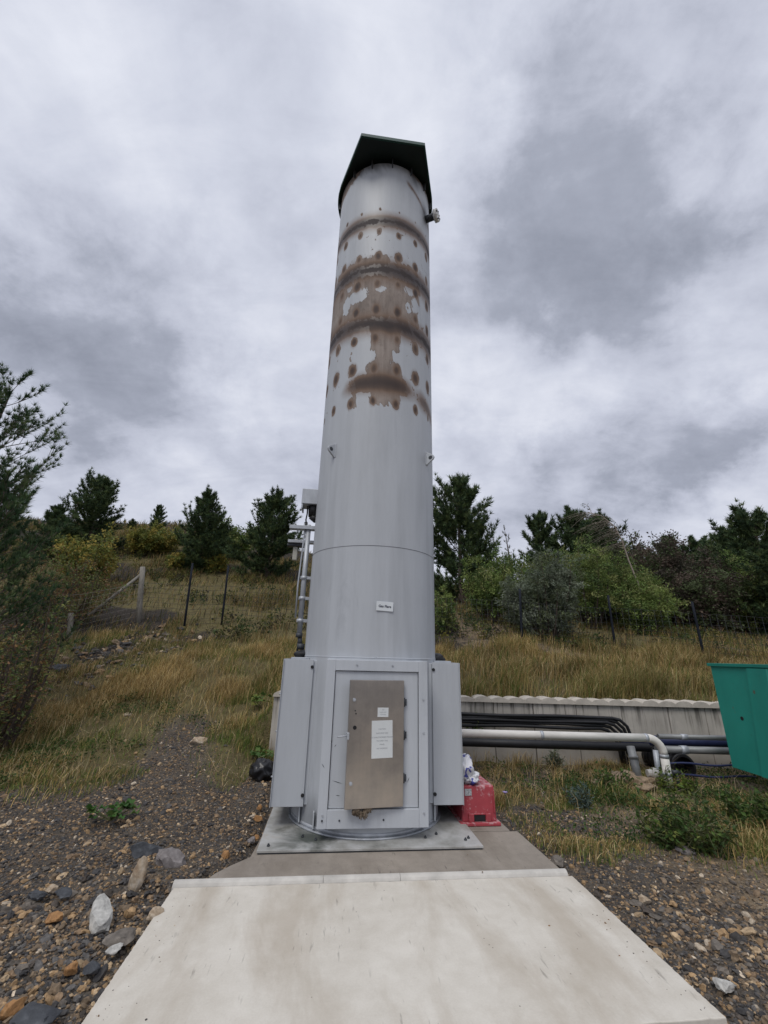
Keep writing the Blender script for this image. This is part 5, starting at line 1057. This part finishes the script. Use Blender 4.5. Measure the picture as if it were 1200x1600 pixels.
pine_px(208, 812, 2, 'little skyline pine just right of the broad dark pine', depth=29, wide=1.4, rz=4.6)
pine_px(722, 755, 3, 'big dark pine touching the right side of the flare', pbase=942, wide=1.0, rz=5.2)
pine_px(845, 806, 1, 'pointed pine left of the leaning birch, above the willow', depth=23, wide=1.0, rz=.2)
pine_px(890, 797, 2, 'flat topped pine close left of the leaning birch', depth=22, wide=1.1, rz=2.8)
pine_px(930, 812, 0, 'dark pine hidden behind the leaning birch crown', depth=24, wide=1.2, rz=1.1)
pine_px(1035, 845, 1, 'distant pine above the purple brown thicket', depth=30, wide=1.3, rz=4.0)
pine_px(1082, 842, 2, 'small pine on the skyline right of the purple brown thicket', depth=29, wide=1.3, rz=1.9)
pine_px(1132, 832, 0, 'pine on the skyline above the teal skip', depth=24, wide=1.3, rz=3.3)
pine_px(1180, 806, 3, 'tallest pine at the right edge of the view', depth=19, wide=1.1, rz=5.9)
pine_px(1215, 840, 2, 'pine cut by the right edge behind the lime shrub', depth=17, wide=1.2, rz=.7)
# sparse saplings on the skyline
thin = pine_mesh(4.0, .9, 17, 9, 4, .12, .018, 4, open_=.2, pal=[(.09, .085, .04), (.07, .075, .035)], tstep=.25)
for px, pt, dpt, lab in ((790, 820, 25, 'thin bare sapling between the big pine and the pointed pine'), (772, 838, 26, 'short bare sapling right of the big pine')):
    q = at(px, pt, dpt); g = float(H(q[0], dpt)); put_tree('sapling', (q[0], dpt, g), thin, (BK, ND), lab, 'sapling', 'bare saplings', px * .01, (q[2] - g) / 4.4)
# leaning pale birch with wind-blown top
def birch():
    q = at(1002, 930, 17.0); g = np.array([q[0], 17.0, float(H(q[0], 17.0))]); rg = np.random.default_rng(44); T = Tubes()
    def W(px, py): return np.array(at(px, py, g[1])) - g
    tr = [np.array([.05, 0, -.2]), W(1001, 922), W(982, 875), W(972, 845), W(960, 822), W(940, 806), W(918, 800)]; T.add(tr, .045, .012, 6); P, D = [], []
    for k in range(46):
        a = rg.uniform(.42, 1); i = min(5, int(a * 6)); p = tr[i] + (tr[i + 1] - tr[i]) * (a * 6 - i); d = np.array([-.75 + rg.normal(0, .4), rg.normal(0, .5), rg.uniform(-.2, .45)]); d /= np.linalg.norm(d); l = rg.uniform(.5, 1.25)
        path = p + d * l * np.linspace(0, 1, 6)[:, None] + np.linspace(0, 1, 6)[:, None] ** 2 * np.array([-.25 * l, 0, -.45 * l]); T.add(path, .012, .003, 3)
        for j in range(26):
            f = rg.uniform(.2, 1); ii = min(4, int(f * 5)); P.append(path[ii] + (path[ii + 1] - path[ii]) * (f * 5 - ii) + rg.normal(0, .05, 3)); D.append([-.6, 0, -.6])
    P = np.array(P); D = np.array(D) + rg.normal(0, .5, (len(P), 3)); V, F, C_ = leaves_mesh(P, D, rg.uniform(.05, .10, len(P)), rg.uniform(.025, .05, len(P)), pick(rg, len(P), [(.09, .085, .05), (.07, .062, .045), (.055, .065, .03)], [1, 1, 1]), rg)
    put_tree('birch_tree', g, (T.mesh('trunk'), np_mesh('crown', V, F, C_)), (M['birch'], LF), 'leaning birch with pale bare trunk and wind blown top', 'birch tree')
birch()
WIL = [(.17, .20, .145), (.22, .25, .185), (.13, .16, .105), (.14, .17, .09)]; OLV = [(.14, .205, .055), (.195, .25, .072), (.10, .155, .05), (.23, .25, .09)]; PUR = [(.10, .078, .062), (.125, .092, .072), (.075, .068, .05), (.10, .125, .06), (.095, .125, .055)]; YEL = [(.26, .23, .05), (.18, .20, .05), (.32, .25, .06), (.14, .17, .045)]; LIM = [(.12, .17, .03), (.16, .20, .04), (.09, .13, .03)]; RUS = [(.17, .095, .045), (.20, .12, .05), (.13, .12, .05), (.11, .15, .05), (.17, .18, .055), (.13, .17, .055)]
def bush_px(px, ptop, rad, seed, pal, label, depth=None, pbase=None, name='shrub', cat='shrub', group='shrubs on the hillside', **k):
    k['nleaf'] = int(k.get('nleaf', 5000) * 1.5); k['L'] = k.get('L', .07) * 1.35; k['Wd'] = k.get('Wd', .035) * 1.5; rad *= 1.15; k['stems'] = int(k.get('stems', 9) * 1.4)
    if depth is None: g = hit(px, pbase)
    else:
        q = at(px, ptop, depth); g = np.array([q[0], depth, float(H(q[0], depth))])
    h = max(.4, at(px, ptop, g[1])[2] - g[2]); return put_tree(name, (g[0], g[1], g[2] - .04), bush_mesh(h, rad, seed, pal, **k), (BK, LF), label, cat, group)
bush_px(858, 858, 1.15, 3, WIL, 'grey green willow bush right behind the first right fence post', pbase=1000, nleaf=15000, L=.085, Wd=.022, stems=18)
bush_px(822, 880, .7, 33, WIL, 'lower left arm of grey willow beside the large willow bush', pbase=985, nleaf=5000, L=.085, Wd=.022, stems=9)
bush_px(938, 852, 1.75, 4, OLV, 'mid green bush between the willow and the second right fence post', pbase=975, nleaf=15000, stems=16)
bush_px(1010, 908, 1.2, 5, OLV, 'low rounded green bush between second and third right fence posts', pbase=990, nleaf=8000, stems=12)
bush_px(800, 850, 1.2, 6, OLV, 'olive bush between the big pine and the willow', depth=17.5, nleaf=9000, stems=12)
bush_px(880, 838, 1.4, 36, OLV, 'green birch scrub rising behind the willow', depth=19, nleaf=10000, stems=12)
bush_px(985, 822, 2.2, 7, PUR, 'purple brown thicket right behind the leaning birch trunk', depth=21.5, nleaf=15000, stems=16, L=.10, Wd=.05)
bush_px(1045, 838, 2.0, 8, PUR, 'middle purple brown thicket above the rounded green bush', depth=20.5, nleaf=14000, stems=16, L=.10, Wd=.05)
bush_px(1085, 880, 1.7, 9, PUR, 'right end of the purple brown thicket, lower than the rest', depth=18.5, nleaf=11000, stems=14, L=.09, Wd=.045)
bush_px(985, 872, 1.5, 46, OLV, 'green bush close behind the leaning birch trunk', depth=18.2, nleaf=10000, stems=12)
bush_px(905, 838, 1.5, 47, OLV, 'light green scrub between the willow and the leaning birch crown', depth=17.5, nleaf=9000, stems=12)
bush_px(760, 862, 1.0, 48, OLV, 'olive scrub at the right foot of the big dark pine', depth=16.5, nleaf=6000, stems=10)
bush_px(1165, 922, .9, 10, LIM, 'bright lime green shrub at the right above the teal skip', pbase=985, nleaf=4500, stems=12, L=.09, Wd=.06)
bush_px(1205, 930, .9, 40, LIM, 'lime green shrub cut by the right edge', pbase=985, nleaf=4500, stems=12, L=.09, Wd=.06)
bush_px(1090, 935, .35, 41, YEL, 'yellow sapling in front of the purple brown thicket', pbase=972, nleaf=700, stems=5)
bush_px(1140, 868, 1.8, 42, OLV, 'dark green scrub behind the lime shrub', depth=19, nleaf=9000, stems=12)
bush_px(357, 815, 1.9, 11, OLV, 'olive bush between the two pines left of the mast', depth=25, nleaf=9000, stems=12, L=.11, Wd=.06)
bush_px(225, 820, 1.3, 12, YEL, 'yellow green sapling clump right of the broad dark pine', depth=23, nleaf=4500, stems=10, L=.10, Wd=.06)
bush_px(155, 826, 1.4, 13, YEL, 'yellow leaved shrub below the broad dark pine', depth=17, nleaf=4200, stems=10, L=.09, Wd=.05)
bush_px(276, 862, .6, 14, YEL, 'small yellow sapling left of the tall narrow pine foot', pbase=890, nleaf=1500, stems=6, L=.10, Wd=.05)
bush_px(336, 862, .7, 15, YEL, 'small yellow sapling right of the tall narrow pine foot', pbase=895, nleaf=1500, stems=6, L=.10, Wd=.05)
bush_px(256, 810, 1.0, 16, YEL, 'yellow green sapling in front of the small distant pine', depth=24, nleaf=2500, stems=8, L=.10, Wd=.05)
bush_px(135, 868, 1.5, 18, RUS, 'rust and green shrub behind the pine left of the timber fence', depth=13.5, nleaf=2600, stems=12, L=.055, Wd=.03)
bush_px(95, 838, 1.6, 19, RUS, 'orange brown leaved shrub beside the near pines', depth=12.2, nleaf=2400, stems=12, L=.055, Wd=.03)
bush_px(70, 905, .75, 20, RUS, 'rusty tangled shrub under the boughs of the near pines', depth=7.0, nleaf=1300, stems=14, L=.045, Wd=.022)
bush_px(25, 975, .7, 50, RUS, 'low rusty scrub at the left edge under the near pines', depth=6.8, nleaf=1100, stems=12, L=.045, Wd=.022)
bush_px(690, 905, .5, 51, OLV, 'low green growth at the foot of the big dark pine', depth=14.5, nleaf=1800, stems=7)
# the large foreground pine at the left edge
def big_pine():
    def base(px, py, dpt):
        q = at(px, py, dpt); g = np.array([q[0], dpt, float(H(q[0], dpt))]); return g, q[2] - g[2]
    GN = [(.052, .10, .044), (.075, .125, .05), (.044, .082, .04), (.10, .14, .055)]
    g, h = base(14, 588, 8.2)
    a = pine_mesh(h * .95, 2.1, 61, 15, 6, .15, .012, 26, pw=.36, bare=.30, twigs=7, open_=.30, tstep=.085, tip=.62, tip2=.50, jit=(.5, 1.25), pal=GN, leanx=-.01)
    put_tree('pine_tree', g, a, (M['bark_grey'], ND), 'tallest near pine with open branches against the sky at the left edge', 'pine tree', None, .6)
    g, h = base(8, 770, 7.5)
    a = pine_mesh(h * .95, 1.3, 77, 12, 8, .15, .013, 20, pw=.30, bare=.04, twigs=8, open_=.16, tstep=.10, tip=.60, tip2=.45, jit=(.5, 1.35), pal=GN)
    put_tree('pine_tree', g, a, (M['bark_grey'], ND), 'lower dense near pine below the tallest one at the left edge', 'pine tree', None, 1.9)
big_pine()

# ------------------------------------------------------------------ foreground plants
def leaf_plant(name, base, n, Ll, h, pal, label, seed, cat='plant', spread=.2):
    rg = np.random.default_rng(seed); root = empty(name, tuple(base)); tag(root, label, cat); S = Tubes(); Vs, Fs, Cs = [], [], []; k0 = 0
    for k in range(n):
        a = rg.uniform(0, 6.283); r_ = spread * rg.uniform(.2, 1); z = h * rg.uniform(.35, 1); e_ = np.array([math.cos(a) * r_, math.sin(a) * r_, z]); q = np.linspace(0, 1, 4)[:, None]; S.add(e_ * q + q * (1 - q) * np.array([0, 0, .3 * z]), .004, .0025, 4)
        # lobed round leaf, gently cupped and tilted
        m = 14; ang = np.linspace(0, 2 * np.pi, m, endpoint=False); rr = Ll * rg.uniform(.6, 1.2) * (.82 + .18 * np.abs(np.cos(2.5 * ang + .3))); Lp = np.stack([rr * np.cos(ang), rr * np.sin(ang), .25 * rr + .015 * np.sin(3 * ang)], 1); tl = rg.normal(0, .35); c_, s_ = math.cos(tl), math.sin(tl); Lp = Lp @ np.array([[1, 0, 0], [0, c_, s_], [0, -s_, c_]])
        V = np.concatenate([[e_], e_ + Lp]); F = np.array([[0, 1 + i, 1 + (i + 1) % m] for i in range(m)]) + k0; k0 += m + 1; Vs.append(V); Fs.append(F); col = np.array(pal)[rg.integers(len(pal))] * rg.uniform(.75, 1.25); Cs.append(np.tile(col, (m + 1, 1)))
    link('leaves', np_mesh('leaves', np.concatenate(Vs), np.concatenate(Fs), np.concatenate(Cs), True), LF, root); link('stalks', S.mesh('stalks'), M['stem'], root)
leaf_plant('broadleaf_weed', on_z(172, 1282, -.02), 26, .05, .13, [(.045, .11, .025), (.06, .14, .03), (.07, .12, .03)], 'low round leaved green weed alone on the left gravel', 3, spread=.24)
leaf_plant('broadleaf_weed', hit(404, 1110), 16, .065, .28, [(.10, .16, .03), (.07, .12, .03), (.16, .18, .04)], 'yellow green leafy weed beside the left end of the wall', 5, spread=.22)
leaf_plant('broadleaf_weed', hit(405, 1192), 14, .06, .18, [(.06, .12, .03), (.09, .15, .035)], 'green leafy weed just above the black plastic sack', 6, spread=.2)
def weed_px(px, py, top, rad, seed, pal, label, **k):
    g = hit(px, py); h = max(.15, at(px, top, g[1])[2] - g[2]); return put_tree('leafy_weed', (g[0], g[1], g[2]), bush_mesh(h, rad, seed, pal, **k), (M['stem'], LF), label, 'weed', 'weeds near the pad')
WG = [(.055, .10, .025), (.08, .13, .03), (.045, .08, .022), (.13, .15, .04)]
weed_px(1095, 1326, 1236, .42, 71, WG, 'sprawling leafy shrub in front of the teal skip', nleaf=850, L=.05, Wd=.032, stems=15)
weed_px(1040, 1318, 1245, .30, 72, WG, 'smaller leafy weed left of the sprawling shrub', nleaf=600, L=.055, Wd=.035, stems=9)
weed_px(1175, 1300, 1225, .35, 73, WG, 'leafy weed at the right edge below the teal skip', nleaf=700, L=.055, Wd=.035, stems=9)
weed_px(905, 1262, 1218, .13, 74, [(.09, .13, .11), (.11, .15, .13)], 'grey blue thistle plant standing in the right grass', nleaf=380, L=.06, Wd=.018, stems=7)
weed_px(866, 1202, 1172, .16, 75, WIL, 'grey green weed at the foot of the wall under the pipe', nleaf=350, L=.06, Wd=.02, stems=7)
weed_px(735, 1150, 1098, .26, 76, OLV, 'green weed growing behind the thick pipe by the right inlet box', nleaf=500, L=.08, Wd=.03, stems=8)
weed_px(1060, 1238, 1200, .25, 77, LIM, 'yellow green weed at the foot of the thick pipe riser', nleaf=420, L=.055, Wd=.035, stems=8)
weed_px(965, 1240, 1200, .28, 78, WG, 'green weed by the soil heap left of the leaning pipe', nleaf=450, L=.055, Wd=.035, stems=8)
# purple flower
def flower():
    g = hit(791, 1268); root = empty('purple_flower', tuple(g)); tag(root, 'single pale purple flower head in the grass right of the red block', 'flower'); b = MB(); b.tube([(0, 0, -.03), (.01, 0, .08), (0, 0, .17)], .004, 5); b.build('stalk', M['stem'], root)
    b = MB()
    for k in range(9):
        a = k * .7; t = bmesh.new(); vs = [t.verts.new(p) for p in ((0, 0, 0), (.02, .012, .012), (.045, 0, .012), (.02, -.012, .012))]; t.faces.new(vs); b.add(t, Matrix.Translation((0, 0, .17)) @ Matrix.Rotation(a, 4, 'Z') @ Matrix.Rotation(R(-25), 4, 'Y'))
    b.build('petals', simple('purple_petal', (.32, .26, .48), .6, 0, .2, 30), root)
flower()
# dry dead stalks piled at the wall top and soil heap by the riser
def heap():
    g = hit(985, 1225); b = MB(); b.blob((0, 0, 0), (.44, .34, .17), 5, .55, 3.2, 6); o = b.build('soil_heap', simple('sandy_soil', (.26, .195, .135), .95, 0, .35, 10, (1, 1, 1), .6, 50), None, (g[0], g[1], g[2] - .05)); tag(o, 'low heap of sandy brown soil at the foot of the wall under the pipe', 'soil heap')
heap()
